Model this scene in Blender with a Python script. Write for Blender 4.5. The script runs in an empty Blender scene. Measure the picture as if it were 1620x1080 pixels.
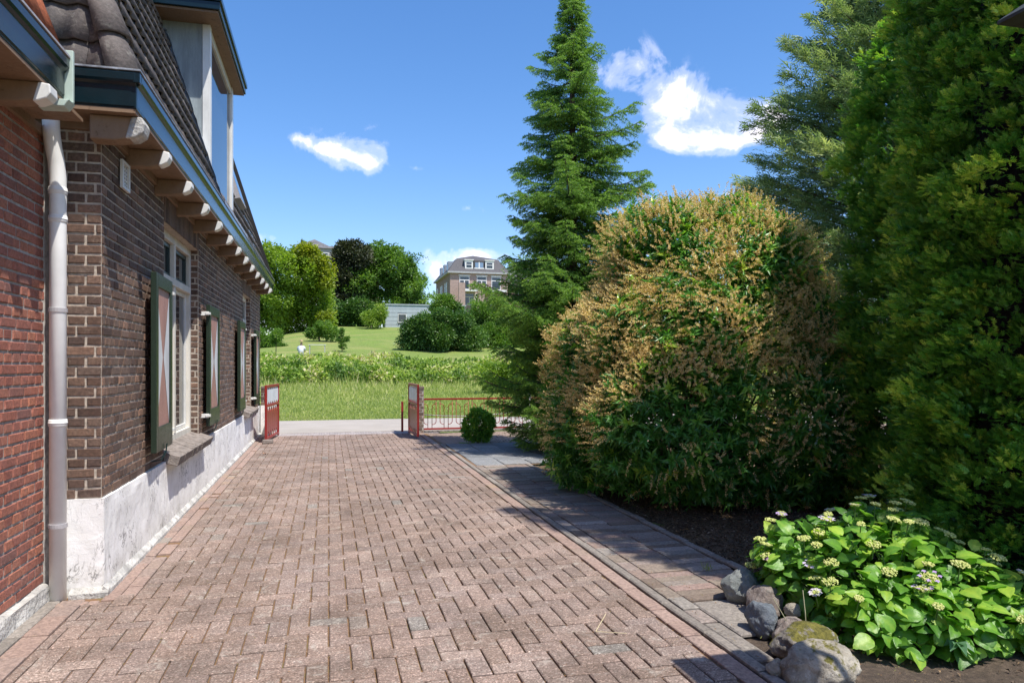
import bpy, bmesh, math, random
import numpy as np
from mathutils import Vector, Matrix, noise
random.seed(7)
RNG = np.random.default_rng(11)
R = math.radians
scene = bpy.context.scene
COL = scene.collection

# ------------------------------------------------------------------ camera
YAW = 14.153
cam_data = bpy.data.cameras.new('camera')
cam = bpy.data.objects.new('camera', cam_data)
COL.objects.link(cam)
cam.location = (0, 0, 1.42)
cam.rotation_euler = (R(90), 0, R(-YAW))
cam_data.sensor_width = 36
cam_data.lens = 36 * 1150 / 1620
cam_data.shift_y = 37 / 1620
cam_data.clip_start = 0.05
cam_data.clip_end = 3000
scene.camera = cam

# ------------------------------------------------------------------ sun + sky
SUN = Vector((0.29, -0.40, 1.0)).normalized()
elev = math.asin(SUN.z)
azim = math.atan2(SUN.x, SUN.y)
sl = bpy.data.lights.new('sun', 'SUN')
sl.energy = 4.1
sl.angle = R(0.53)
sl.color = (1.0, 0.955, 0.88)
sun = bpy.data.objects.new('sun', sl)
COL.objects.link(sun)
sun.rotation_euler = SUN.to_track_quat('Z', 'Y').to_euler()

scene.view_settings.view_transform = 'Standard'
scene.view_settings.look = 'None'
scene.view_settings.exposure = 0.68
scene.view_settings.gamma = 1.0

world = bpy.data.worlds.new('World')
scene.world = world
world.use_nodes = True
wt = world.node_tree
for n in list(wt.nodes):
    wt.nodes.remove(n)


class NT:
    def __init__(s, tree):
        s.t = tree

    def n(s, typ, ins=None, **kw):
        nd = s.t.nodes.new(typ)
        for k, v in kw.items():
            setattr(nd, k, v)
        if ins:
            for k, v in ins.items():
                sock = nd.inputs[k]
                if hasattr(v, 'is_output'):
                    s.t.links.new(v, sock)
                elif isinstance(v, bpy.types.Node):
                    s.t.links.new(v.outputs[0], sock)
                else:
                    sock.default_value = v
        return nd

    def m(s, op, a, b=None, c=None):
        nd = s.t.nodes.new('ShaderNodeMath')
        nd.operation = op
        for i, v in enumerate((a, b, c)):
            if v is None:
                continue
            if isinstance(v, (int, float)):
                nd.inputs[i].default_value = v
            else:
                s.t.links.new(v, nd.inputs[i])
        return nd.outputs[0]

    def ramp(s, fac, stops, interp='LINEAR'):
        nd = s.t.nodes.new('ShaderNodeValToRGB')
        cr = nd.color_ramp
        cr.interpolation = interp
        while len(cr.elements) < len(stops):
            cr.elements.new(0.5)
        for e, (p, c) in zip(cr.elements, stops):
            e.position = p
            e.color = (*c, 1) if len(c) == 3 else c
        s.t.links.new(fac, nd.inputs[0])
        return nd.outputs[0]

    def mix(s, fac, a, b, mode='MIX'):
        nd = s.t.nodes.new('ShaderNodeMix')
        nd.data_type = 'RGBA'
        nd.blend_type = mode
        for i, v in ((0, fac), (6, a), (7, b)):
            if isinstance(v, (int, float)):
                nd.inputs[i].default_value = v
            elif isinstance(v, tuple):
                nd.inputs[i].default_value = (*v, 1) if len(v) == 3 else v
            else:
                s.t.links.new(v, nd.inputs[i])
        return nd.outputs[2]

    def noise(s, scale, detail=4, rough=0.55, vec=None, dist=0.0):
        nd = s.n('ShaderNodeTexNoise', {'Scale': scale, 'Detail': detail, 'Roughness': rough, 'Distortion': dist})
        if vec is not None:
            s.t.links.new(vec, nd.inputs['Vector'])
        return nd.outputs[0]


w = NT(wt)
sky = w.n('ShaderNodeTexSky', sky_type='NISHITA', sun_disc=False, sun_elevation=elev,
          sun_rotation=azim, altitude=0, air_density=1.0, dust_density=0.6, ozone_density=3.2)
hsv = w.n('ShaderNodeHueSaturation', {'Saturation': 1.25, 'Value': 1.18, 'Color': sky.outputs[0]})
tc = w.n('ShaderNodeTexCoord')
gen = tc.outputs['Generated']
sep = w.n('ShaderNodeSeparateXYZ', {0: gen})
az = w.m('ARCTAN2', sep.outputs[0], sep.outputs[1])
el = w.m('ARCSINE', sep.outputs[2])
# cloud patches as (azimuth, elevation, half widths, strength), in degrees
CLOUDS = [(22.9, 21.8, 2.9, 1.8, 1.2), (26.2, 20.0, 3.0, 1.5, 1.0), (29.5, 18.6, 4.0, 1.5, 1.05), (33.0, 17.4, 3.4, 1.6, 1.0),
          (30.5, 16.6, 3.6, 1.1, .72), (26.3, 16.9, 1.5, 1.0, .85), (34.9, 20.5, .6, .8, .8),
          (2.0, 16.2, 3.0, 1.5, 1.05), (-.4, 16.1, 1.4, .5, .7), (3.2, 15.7, 1.5, .9, .9), (-2.0, 16.6, .8, .4, .8), (3.5, 18.0, 1.0, .5, .45), (6.4, 15.0, .8, .3, .5),
          (8.2, 7.3, 1.3, 1.4, 1.0), (11.8, 8.6, 3.4, .6, .72), (10.8, 12.1, 1.3, .45, .5), (-4.6, 9.4, 1.4, .5, .6),
          (31.6, 12.5, 2.5, 1.0, .7), (-19, 26, 5, 2, 1), (50, 20, 7, 3, 1), (80, 30, 12, 4, 1), (-60, 22, 10, 4, 1), (150, 25, 14, 5, 1)]
nz1 = w.m('SUBTRACT', w.noise(13.0, 9, 0.60, gen, 0.5), 0.5)
nz2 = w.m('SUBTRACT', w.noise(60.0, 5, 0.6, gen, 0.6), 0.5)
cl = None
for (a0, e0, wa, we, st) in CLOUDS:
    da = w.m('DIVIDE', w.m('SUBTRACT', az, R(a0)), R(wa))
    de = w.m('DIVIDE', w.m('SUBTRACT', el, R(e0)), R(we))
    r2 = w.m('ADD', w.m('MULTIPLY', da, da), w.m('MULTIPLY', de, de))
    v = w.m('MULTIPLY', w.m('EXPONENT', w.m('MULTIPLY', r2, -1.1)), st)
    cl = v if cl is None else w.m('ADD', cl, v)
cl = w.m('MINIMUM', cl, 1.05)
dens = w.m('ADD', w.m('ADD', w.m('SUBTRACT', cl, 0.42), w.m('MULTIPLY', nz1, 3.1)), w.m('MULTIPLY', nz2, 0.55))
dens = w.m('MULTIPLY', dens, w.m('MINIMUM', w.m('MULTIPLY', cl, 3.0), 1.0))
cf = w.ramp(dens, [(0.0, (0, 0, 0)), (0.35, (.30, .30, .30)), (0.95, (1, 1, 1))], 'EASE')
cf = w.m('MULTIPLY', cf, 0.95)
ccol = w.mix(cf, (6.2, 7.2, 8.9), (9.2, 9.3, 9.5))
skyc = w.mix(cf, hsv.outputs[0], ccol)
skyc = w.mix(1.0, skyc, (1.05, .955, 1.0), 'MULTIPLY')
bg = w.n('ShaderNodeBackground', {'Color': skyc, 'Strength': 0.116})
wo = w.n('ShaderNodeOutputWorld', {'Surface': bg})


# ------------------------------------------------------------------ helpers
class MB:
    """collects verts and faces; build() links them as one mesh object"""

    def __init__(s):
        s.V = []; s.F = []; s.M = []; s.T = []; s.n = 0

    def add(s, V, F, mi=0, tint=None):
        V = np.asarray(V, dtype=np.float64).reshape(-1, 3)
        s.V.append(V)
        s.T.append(np.full(len(V), 0.5) if tint is None else np.broadcast_to(np.asarray(tint, float), (len(V),)))
        Fs = F if isinstance(F, list) and len(F) and isinstance(F[0], np.ndarray) else [F]
        for f in Fs:
            if isinstance(f, np.ndarray):
                s.F.append(f.astype(np.int64) + s.n); s.M.append(mi)
            else:
                by = {}
                for q in f:
                    by.setdefault(len(q), []).append(q)
                for k, l in by.items():
                    s.F.append(np.array(l, dtype=np.int64) + s.n); s.M.append(mi)
        s.n += len(V)
        return s

    def box(s, x0, x1, y0, y1, z0, z1, mi=0, tint=None):
        V = [(x0, y0, z0), (x1, y0, z0), (x1, y1, z0), (x0, y1, z0), (x0, y0, z1), (x1, y0, z1), (x1, y1, z1), (x0, y1, z1)]
        F = np.array([(0, 3, 2, 1), (4, 5, 6, 7), (0, 1, 5, 4), (1, 2, 6, 5), (2, 3, 7, 6), (3, 0, 4, 7)])
        return s.add(V, F, mi, tint)

    def prism(s, poly, ax, a, b, mi=0, tint=None):
        """polygon of 2D points extruded along axis ax (0,1,2) from a to b"""
        n = len(poly); V = []
        for t in (a, b):
            for p in poly:
                q = list(p); q.insert(ax, t); V.append(q)
        F = [tuple(range(n))[::-1], tuple(range(n, 2 * n))] + [(i, (i + 1) % n, n + (i + 1) % n, n + i) for i in range(n)]
        return s.add(V, F, mi, tint)

    def tube(s, pts, r, k=8, mi=0, tint=None, cap=True):
        pts = [Vector(p) for p in pts]
        rs = r if isinstance(r, (list, tuple)) else [r] * len(pts)
        V = []; prev = None
        for i, p in enumerate(pts):
            d = (pts[min(i + 1, len(pts) - 1)] - pts[max(i - 1, 0)]).normalized()
            if prev is None:
                a = Vector((0, 0, 1)) if abs(d.z) < .9 else Vector((1, 0, 0))
                u = d.cross(a).normalized()
            else:
                u = (prev - d * prev.dot(d)).normalized()
            prev = u; v = d.cross(u)
            for j in range(k):
                t = 2 * math.pi * j / k
                V.append(p + (u * math.cos(t) + v * math.sin(t)) * rs[i])
        F = []
        for i in range(len(pts) - 1):
            for j in range(k):
                F.append((i * k + j, i * k + (j + 1) % k, (i + 1) * k + (j + 1) % k, (i + 1) * k + j))
        if cap:
            F.append(tuple(range(k))[::-1]); F.append(tuple(range((len(pts) - 1) * k, len(pts) * k)))
        return s.add([tuple(v) for v in V], F, mi, tint)

    def build(s, name, mats, parent=None, smooth=False, bevel=0, seg=2):
        V = np.concatenate(s.V); T = np.concatenate(s.T)
        me = bpy.data.meshes.new(name)
        me.vertices.add(len(V)); me.vertices.foreach_set('co', V.ravel())
        nl = sum(f.size for f in s.F); npoly = sum(len(f) for f in s.F)
        me.loops.add(nl); me.polygons.add(npoly)
        me.loops.foreach_set('vertex_index', np.concatenate([f.ravel() for f in s.F]).astype(np.int32))
        tot = np.concatenate([np.full(len(f), f.shape[1], np.int32) for f in s.F])
        st = np.concatenate([[0], np.cumsum(tot)[:-1]]).astype(np.int32)
        me.polygons.foreach_set('loop_start', st)
        me.polygons.foreach_set('material_index', np.concatenate([np.full(len(f), m, np.int32) for f, m in zip(s.F, s.M)]))
        me.polygons.foreach_set('use_smooth', np.full(npoly, smooth, dtype=bool))
        at = me.attributes.new('tint', 'FLOAT', 'POINT'); at.data.foreach_set('value', T.astype(np.float32))
        for m in (mats if isinstance(mats, (list, tuple)) else [mats]):
            me.materials.append(m)
        me.update(calc_edges=True); me.validate()
        o = bpy.data.objects.new(name, me); COL.objects.link(o)
        if parent:
            o.parent = parent
        if bevel:
            b = o.modifiers.new('bevel', 'BEVEL'); b.width = bevel; b.segments = seg; b.limit_method = 'ANGLE'; b.angle_limit = R(35)
        return o


def tag(o, label=None, cat=None, group=None, kind=None):
    if label: o['label'] = label
    if cat: o['category'] = cat
    if group: o['group'] = group
    if kind: o['kind'] = kind
    return o


def thing(name, loc, label, cat, group=None, rotz=0):
    o = bpy.data.objects.new(name, None); COL.objects.link(o)
    o.empty_display_size = .2
    o.location = loc; o.rotation_euler = (0, 0, rotz)
    return tag(o, label, cat, group)


def at_origin(o, root):
    """parent o (built in world coordinates) to root, keeping it where it is"""
    o.parent = root
    o.matrix_parent_inverse = Matrix.Translation(root.location).inverted() if not root.rotation_euler.z else (Matrix.Translation(root.location) @ Matrix.Rotation(root.rotation_euler.z, 4, 'Z')).inverted()
    return o


def nrm(a):
    return a / np.maximum(np.linalg.norm(a, axis=-1, keepdims=True), 1e-9)


def rnd(n, rng=RNG):
    return nrm(rng.normal(size=(n, 3)))


# ---- materials
def mat(name):
    m = bpy.data.materials.new(name); m.use_nodes = True
    t = m.node_tree
    for n in list(t.nodes): t.nodes.remove(n)
    N = NT(t)
    out = N.n('ShaderNodeOutputMaterial')
    p = N.n('ShaderNodeBsdfPrincipled')
    t.links.new(p.outputs[0], out.inputs[0])
    return m, N, p, out


def link(N, a, b):
    N.t.links.new(a, b)


def bump(N, p, h, strength=.5, dist=.01):
    b = N.n('ShaderNodeBump', {'Strength': strength, 'Distance': dist, 'Height': h})
    link(N, b.outputs[0], p.inputs['Normal'])
    return b


def simple(name, c, rough=.6, var=.15, scale=20, metal=0, bumps=.15, c2=None, dist=.004, spec=.5, coat=0):
    m, N, p, o = mat(name)
    co = N.n('ShaderNodeTexCoord').outputs['Object']
    nz = N.noise(scale, 6, .6, co)
    c2 = c2 or tuple(x * (1 - var * 2) for x in c)
    f = N.ramp(nz, [(.35, (0, 0, 0)), (.65, (1, 1, 1))])
    link(N, N.mix(f, c2, c), p.inputs['Base Color'])
    p.inputs['Roughness'].default_value = rough
    p.inputs['Metallic'].default_value = metal
    p.inputs['Specular IOR Level'].default_value = spec
    p.inputs['Coat Weight'].default_value = coat
    if bumps:
        bump(N, p, N.noise(scale * 4, 4, .6, co), bumps, dist)
    return m


def leafmat(name, stops, rough=.45, trans=.3, tcol=1.6, spec=.4, bumpy=0):
    m, N, p, o = mat(name)
    a = N.n('ShaderNodeAttribute', attribute_name='tint').outputs['Fac']
    col = N.ramp(a, stops)
    link(N, col, p.inputs['Base Color'])
    p.inputs['Roughness'].default_value = rough
    p.inputs['Specular IOR Level'].default_value = spec
    tcn = N.mix(1.0, col, (tcol * 1.05, tcol * 1.15, tcol * .5), 'MULTIPLY')
    tr = N.n('ShaderNodeBsdfTranslucent', {'Color': tcn})
    mx = N.n('ShaderNodeMixShader', {0: trans})
    link(N, p.outputs[0], mx.inputs[1]); link(N, tr.outputs[0], mx.inputs[2])
    link(N, mx.outputs[0], o.inputs[0])
    if bumpy:
        co = N.n('ShaderNodeTexCoord').outputs['Object']
        bump(N, p, N.noise(bumpy, 3, .5, co), .5, .004)
    return m


def paver_grain(m):
    """coarse speckle of an exposed-aggregate concrete paver"""
    N = NT(m.node_tree); p = [n for n in m.node_tree.nodes if n.type == 'BSDF_PRINCIPLED'][0]
    src = p.inputs['Base Color'].links[0].from_socket
    co = N.n('ShaderNodeTexCoord').outputs['Object']
    v = N.n('ShaderNodeTexVoronoi', {'Scale': 150.0, 'Vector': co})
    sp = N.n('ShaderNodeSeparateXYZ', {0: v.outputs['Color']}).outputs[0]
    g = N.ramp(sp, [(0, (.55, .53, .50)), (.25, (.85, .84, .82)), (.8, (1.05, 1.05, 1.05)), (.93, (1.5, 1.5, 1.5)), (1, (1.9, 1.9, 1.9))])
    dirt = N.noise(1.1, 7, .7, co, .5)
    c = N.mix(1.0, src, g, 'MULTIPLY')
    c = N.mix(N.ramp(dirt, [(.42, (0, 0, 0)), (.68, (.9, .9, .9))]), c, N.mix(1.0, c, (.66, .64, .60), 'MULTIPLY'))
    lich = N.noise(6.0, 9, .8, co, .8)
    c = N.mix(N.ramp(lich, [(.56, (0, 0, 0)), (.64, (.45, .45, .45)), (.75, (.8, .8, .8))]), c, (.46, .43, .37))
    wear = N.noise(.45, 5, .6, co, .4)
    c = N.mix(N.ramp(wear, [(.45, (0, 0, 0)), (.7, (.6, .6, .6))]), c, N.mix(1.0, c, (1.18, 1.15, 1.10), 'MULTIPLY'))
    N.t.links.new(c, p.inputs['Base Color'])


def brickmat(name, stops, stain=(.5, .47, .43), stain_amt=.25, nscale=60, rough=.85, big=.35):
    m, N, p, o = mat(name)
    co = N.n('ShaderNodeTexCoord').outputs['Object']
    rp = N.n('ShaderNodeNewGeometry').outputs['Random Per Island']
    col = N.ramp(rp, stops)
    n1 = N.noise(nscale, 5, .7, co)
    f = N.ramp(n1, [(.3, (.55, .55, .55)), (.7, (1.35, 1.35, 1.35))])
    col = N.mix(1.0, col, f, 'MULTIPLY')
    n2 = N.noise(2.2, 6, .65, co)
    col = N.mix(N.m('MULTIPLY', N.ramp(n2, [(.4, (0, 0, 0)), (.75, (1, 1, 1))]), big), col, N.mix(1.0, col, (.55, .53, .52), 'MULTIPLY'))
    n3 = N.noise(nscale * .35, 7, .75, co)
    col = N.mix(N.m('MULTIPLY', N.ramp(n3, [(.56, (0, 0, 0)), (.7, (1, 1, 1))]), stain_amt), col, stain)
    link(N, col, p.inputs['Base Color'])
    p.inputs['Roughness'].default_value = rough
    bump(N, p, N.m('ADD', n1, N.m('MULTIPLY', N.noise(nscale * 3, 3, .7, co), .5)), .6, .004)
    return m


M_brick_dark = brickmat('dark_brown_brick', [(0, (.075, .042, .030)), (.2, (.14, .080, .054)), (.4, (.10, .062, .048)), (.6, (.19, .112, .075)), (.8, (.13, .090, .070)), (1, (.26, .145, .095))], (.40, .32, .24), .32)
M_brick_red = brickmat('red_brick', [(0, (.23, .078, .055)), (.3, (.36, .130, .085)), (.55, (.28, .105, .078)), (.8, (.41, .155, .092)), (1, (.21, .095, .08))], (.50, .42, .37), .22)
M_brick_pier = brickmat('pier_brick', [(0, (.12, .09, .07)), (.5, (.20, .15, .12)), (1, (.28, .19, .15))], (.3, .3, .25), .3, 40)
M_mortar = simple('mortar', (.54, .46, .375), .95, .2, 30, bumps=.5)
M_mortar_grey = simple('grey_mortar', (.44, .41, .37), .95, .2, 30, bumps=.5)
M_paver = brickmat('paver', [(0, (.235, .168, .132)), (.2, (.29, .208, .170)), (.4, (.255, .19, .158)), (.6, (.325, .235, .192)), (.8, (.265, .20, .172)), (.985, (.34, .255, .21)), (.99, (.25, .222, .195)), (1, (.25, .225, .20))], (.60, .56, .50), .55, 120, .92, .75)
paver_grain(M_paver)
M_paver_pink = brickmat('pink_paver', [(0, (.29, .20, .162)), (.6, (.335, .235, .192)), (.8, (.27, .20, .168)), (.93, (.33, .235, .165)), (1, (.26, .235, .21))], (.52, .38, .25), .4, 45, .9, .3)
M_paver_mix = brickmat('mixed_paver', [(0, (.17, .125, .095)), (.25, (.23, .185, .145)), (.45, (.27, .185, .155)), (.6, (.26, .235, .205)), (.8, (.20, .15, .12)), (1, (.36, .31, .275))], (.5, .48, .4), .3, 50, .9, .4)
M_slab = brickmat('grey_slab', [(0, (.17, .175, .18)), (.5, (.23, .235, .24)), (1, (.28, .27, .26))], (.4, .4, .37), .35, 50, .9, .4)
M_kerb = brickmat('kerb_concrete', [(0, (.19, .165, .14)), (1, (.29, .255, .22))], (.45, .42, .35), .35, 50, .95, .5)
M_graypaver = brickmat('pale_grey_paver', [(0, (.28, .25, .24)), (.5, (.34, .30, .285)), (1, (.39, .345, .33))], (.6, .57, .52), .3, 50, .9, .2)

m, N, p, o = mat('joint_sand'); M_joint = m
co = N.n('ShaderNodeTexCoord').outputs['Object']
link(N, N.ramp(N.noise(9, 8, .75, co), [(.3, (.12, .075, .04)), (.5, (.22, .12, .06)), (.62, (.17, .13, .05)), (.75, (.10, .11, .03))]), p.inputs['Base Color'])
p.inputs['Roughness'].default_value = 1
bump(N, p, N.noise(150, 4, .7, co), .8, .006)

# white limewashed plinth with cracks, grime and chips
m, N, p, o = mat('white_render'); M_plinth = m
co = N.n('ShaderNodeTexCoord').outputs['Object']
n1 = N.noise(3.0, 8, .7, co, .6); n2 = N.noise(14, 8, .75, co, 1.2); n3 = N.noise(60, 4, .7, co)
c = N.mix(N.ramp(n1, [(.42, (0, 0, 0)), (.72, (1, 1, 1))]), (.90, .88, .86), (.68, .66, .63))
c = N.mix(N.ramp(n2, [(.60, (0, 0, 0)), (.68, (.8, .8, .8))]), c, (.30, .28, .25))
sp = N.n('ShaderNodeSeparateXYZ', {0: co})
lowf = N.m('MULTIPLY', N.ramp(sp.outputs[2], [(.0, (1, 1, 1)), (.22, (0, 0, 0))]), N.ramp(n2, [(.35, (0, 0, 0)), (.6, (1, 1, 1))]))
c = N.mix(N.m('MULTIPLY', lowf, .55), c, (.36, .33, .24))
mp = N.n('ShaderNodeMapping', {'Vector': co, 'Scale': (1, 1, .55)})
cr = N.noise(5.5, 5, .62, mp.outputs[0], 2.2)
crk = N.ramp(N.m('ABSOLUTE', N.m('SUBTRACT', cr, .5)), [(0, (1, 1, 1)), (.010, (.8, .8, .8)), (.022, (0, 0, 0))])
c = N.mix(N.m('MULTIPLY', crk, N.ramp(N.noise(2.3, 4, .6, co), [(.46, (0, 0, 0)), (.6, (.9, .9, .9))])), c, (.16, .15, .14))
link(N, c, p.inputs['Base Color']); p.inputs['Roughness'].default_value = .9
bump(N, p, N.m('ADD', n2, N.m('MULTIPLY', n3, .5)), .6, .005)

M_soil = None
m, N, p, o = mat('garden_soil'); M_soil = m
co = N.n('ShaderNodeTexCoord').outputs['Object']
sp = N.n('ShaderNodeSeparateXYZ', {0: co})
n1 = N.noise(25, 8, .8, co); n2 = N.noise(3, 5, .7, co)
dk = N.ramp(n1, [(.3, (.05, .036, .026)), (.55, (.125, .088, .062)), (.72, (.30, .22, .155))])
lt = N.ramp(n1, [(.3, (.20, .14, .10)), (.55, (.30, .22, .17)), (.72, (.42, .34, .28))])
far = N.ramp(N.m('ADD', N.m('MULTIPLY', sp.outputs[1], .05), N.m('MULTIPLY', n2, .06)), [(.635, (0, 0, 0)), (.66, (1, 1, 1))])
mid = N.ramp(N.m('ADD', N.m('MULTIPLY', sp.outputs[1], .05), N.m('MULTIPLY', n2, .1)), [(.22, (0, 0, 0)), (.32, (1, 1, 1))])
brn = N.ramp(n1, [(.3, (.09, .06, .035)), (.55, (.17, .115, .065)), (.72, (.32, .23, .13))])
c = N.mix(far, N.mix(mid, dk, brn), lt)
link(N, c, p.inputs['Base Color']); p.inputs['Roughness'].default_value = 1
bump(N, p, n1, 1.0, .03)

m, N, p, o = mat('road_concrete'); M_road = m
co = N.n('ShaderNodeTexCoord').outputs['Object']
n1 = N.noise(1.2, 6, .6, co); n2 = N.noise(90, 5, .8, co)
c = N.mix(N.ramp(n1, [(.35, (0, 0, 0)), (.7, (1, 1, 1))]), (.34, .30, .255), (.41, .365, .315))
c = N.mix(N.ramp(n2, [(.45, (0, 0, 0)), (.7, (.5, .5, .5))]), c, (.22, .20, .18))
link(N, c, p.inputs['Base Color']); p.inputs['Roughness'].default_value = .95

m, N, p, o = mat('turf'); M_turf = m
co = N.n('ShaderNodeTexCoord').outputs['Object']
sp = N.n('ShaderNodeSeparateXYZ', {0: co})
n1 = N.noise(.35, 8, .7, co); n2 = N.noise(3.5, 7, .75, co)
c1 = N.ramp(n2, [(.3, (.075, .13, .022)), (.5, (.13, .19, .035)), (.7, (.21, .25, .06))])
c2 = N.ramp(n2, [(.3, (.11, .18, .025)), (.5, (.155, .235, .032)), (.7, (.22, .27, .055))])
hill = N.ramp(N.m('ADD', N.m('MULTIPLY', sp.outputs[1], .01), N.m('MULTIPLY', n1, .04)), [(.44, (0, 0, 0)), (.5, (1, 1, 1))])
c = N.mix(hill, c1, c2)
c = N.mix(N.m('MULTIPLY', N.ramp(n1, [(.4, (0, 0, 0)), (.7, (1, 1, 1))]), .5), c, (.21, .22, .06))
n4 = N.noise(.9, 6, .75, co); n5 = N.noise(.16, 5, .6, co, .6)
c = N.mix(N.m('MULTIPLY', N.ramp(n4, [(.46, (0, 0, 0)), (.66, (1, 1, 1))]), .55), c, (.10, .165, .03))
c = N.mix(N.m('MULTIPLY', N.ramp(n5, [(.48, (0, 0, 0)), (.64, (1, 1, 1))]), .55), c, (.32, .29, .10))
link(N, c, p.inputs['Base Color']); p.inputs['Roughness'].default_value = .95
bump(N, p, n2, 1, .12)


def paint_mat(name, c, rough=.25, wear=None, wearc=(.3, .3, .28), spec=.5):
    m, N, p, o = mat(name)
    co = N.n('ShaderNodeTexCoord').outputs['Object']
    mp = N.n('ShaderNodeMapping', {'Vector': co, 'Scale': (1, 1, .35)})
    n2 = N.noise(7, 8, .7, mp.outputs[0]); n3 = N.noise(40, 5, .7, co)
    col = N.mix(N.ramp(n2, [(.35, (0, 0, 0)), (.7, (1, 1, 1))]), c, tuple(x * .75 for x in c))
    if wear:
        col = N.mix(N.ramp(N.m('ADD', N.m('MULTIPLY', n3, .5), N.m('MULTIPLY', n2, .5)), [(wear, (0, 0, 0)), (wear + .05, (1, 1, 1))]), col, wearc)
    link(N, col, p.inputs['Base Color'])
    link(N, N.ramp(n3, [(.3, (rough * .8,) * 3), (.7, (min(1, rough * 1.5),) * 3)]), p.inputs['Roughness'])
    p.inputs['Specular IOR Level'].default_value = spec
    bump(N, p, N.m('ADD', n3, n2), .25, .003)
    return m


M_green = paint_mat('dark_green_gloss_paint', (.007, .020, .026), .14, .70, (.06, .10, .09), .35)
M_shut = paint_mat('dark_green_shutter_paint', (.022, .036, .022), .3, .70, (.09, .10, .06), .35)
M_shut_edge = paint_mat('teal_green_edge_paint', (.010, .030, .030), .3)
M_white = paint_mat('white_gloss_paint', (.78, .77, .73), .35, .72, (.5, .47, .42))
M_cream = paint_mat('cream_paint', (.70, .66, .58), .5, .66, (.45, .38, .28))
M_bracket = paint_mat('weathered_soffit_paint', (.25, .155, .09), .6, .57, (.12, .07, .035))
M_pink = paint_mat('salmon_pink_paint', (.46, .245, .205), .45, .72, (.5, .36, .32))
M_shwhite = paint_mat('shutter_white_paint', (.74, .75, .78), .4, .74, (.55, .5, .48))
M_pale = paint_mat('pale_mint_paint', (.50, .60, .52), .5, .62, (.40, .36, .28))
M_red = paint_mat('red_metal_paint', (.30, .018, .014), .35, .66, (.20, .07, .05))
M_gatewhite = paint_mat('gate_white_paint', (.72, .74, .76), .4, .70, (.4, .35, .32))
M_pipe = simple('grey_plastic_pipe', (.86, .85, .82), .4, .05, 6, bumps=.05)
M_pipestain = simple('pipe_band', (.42, .40, .41), .5, .1, 20)
M_dark = simple('dark_void', (.015, .014, .013), .8, .1, 20)
M_stone = simple('weathered_sill_stone', (.32, .27, .235), .95, .25, 18, bumps=1.0, dist=.015)
M_wsill = simple('whitewashed_stone_foot', (.60, .58, .54), .9, .25, 8, bumps=1.0, dist=.02)
M_bark = simple('bark', (.16, .11, .075), .95, .25, 25, bumps=1.0, dist=.02)
M_lead = simple('lead_flashing', (.40, .43, .47), .45, .3, 12, bumps=.6, metal=.3)
M_rtile = brickmat('red_roof_tile', [(0, (.40, .11, .05)), (1, (.52, .16, .07))], (.2, .12, .08), .3, 40)
m = brickmat('dark_roof_tile', [(0, (.085, .07, .065)), (.5, (.12, .10, .09)), (1, (.16, .13, .115))], (.42, .40, .34), .5, 35, .75, .3); M_tile = m
M_slate = brickmat('slate', [(0, (.10, .10, .105)), (1, (.16, .155, .155))], (.2, .2, .2), .3, 3)

m, N, p, o = mat('grey_cheek_board'); M_cheek = m
co = N.n('ShaderNodeTexCoord').outputs['Object']
mp = N.n('ShaderNodeMapping', {'Vector': co, 'Scale': (3, 3, .45)})
n1 = N.noise(3.0, 8, .75, mp.outputs[0]); n2 = N.noise(25, 5, .7, mp.outputs[0])
c = N.ramp(n1, [(.3, (.17, .19, .20)), (.55, (.27, .31, .32)), (.75, (.40, .43, .43))])
c = N.mix(N.ramp(n2, [(.55, (0, 0, 0)), (.75, (.4, .4, .4))]), c, (.14, .14, .14))
link(N, c, p.inputs['Base Color']); p.inputs['Roughness'].default_value = .6

m, N, p, o = mat('window_glass'); M_glass = m
p.inputs['Base Color'].default_value = (.02, .025, .03, 1)
p.inputs['Roughness'].default_value = .03
p.inputs['Specular IOR Level'].default_value = .9
m, N, p, o = mat('sky_mirroring_glass'); M_glass2 = m
p.inputs['Base Color'].default_value = (.03, .05, .08, 1)
p.inputs['Roughness'].default_value = .02
p.inputs['IOR'].default_value = 2.3
p.inputs['Specular IOR Level'].default_value = 1

# ------------------------------------------------------------------ terrain and ground
def sm(a, b, x):
    t = np.clip((x - a) / (b - a), 0, 1)
    return t * t * (3 - 2 * t)


def hz(x, y):
    x = np.asarray(x, float); y = np.asarray(y, float)
    z = np.interp(y, [-400, 19.3, 30, 40, 50, 88, 96, 400], [0, 0, .28, .62, 1.35, 5.95, 6.3, 6.5])
    left = sm(-2, -14, x - (y - 50) * .06)
    z = z - left * sm(48, 80, y) * 1.6
    return z


xs = np.unique(np.concatenate([np.linspace(-400, -60, 12), np.linspace(-60, 80, 90), np.linspace(80, 500, 14)]))
ys = np.unique(np.concatenate([np.linspace(-60, 15, 12), np.linspace(15, 120, 110), np.linspace(120, 900, 16)]))
X, Y = np.meshgrid(xs, ys)
Z = hz(X, Y) - .035 + np.where(Y > 20, .03 * np.sin(X * .9) * np.cos(Y * .7), 0)
idx = np.arange(X.size).reshape(X.shape)
F = np.stack([idx[:-1, :-1], idx[:-1, 1:], idx[1:, 1:], idx[1:, :-1]], -1).reshape(-1, 4)
mb = MB(); mb.add(np.stack([X, Y, Z], -1), F)
tag(mb.build('ground', M_turf, smooth=True), kind='structure')

# road: pale crossing lane
mb = MB()
mb.box(-60, 60, 15.75, 19.25, -.05, 0.004)
tag(mb.build('road', M_road), kind='structure')

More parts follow.
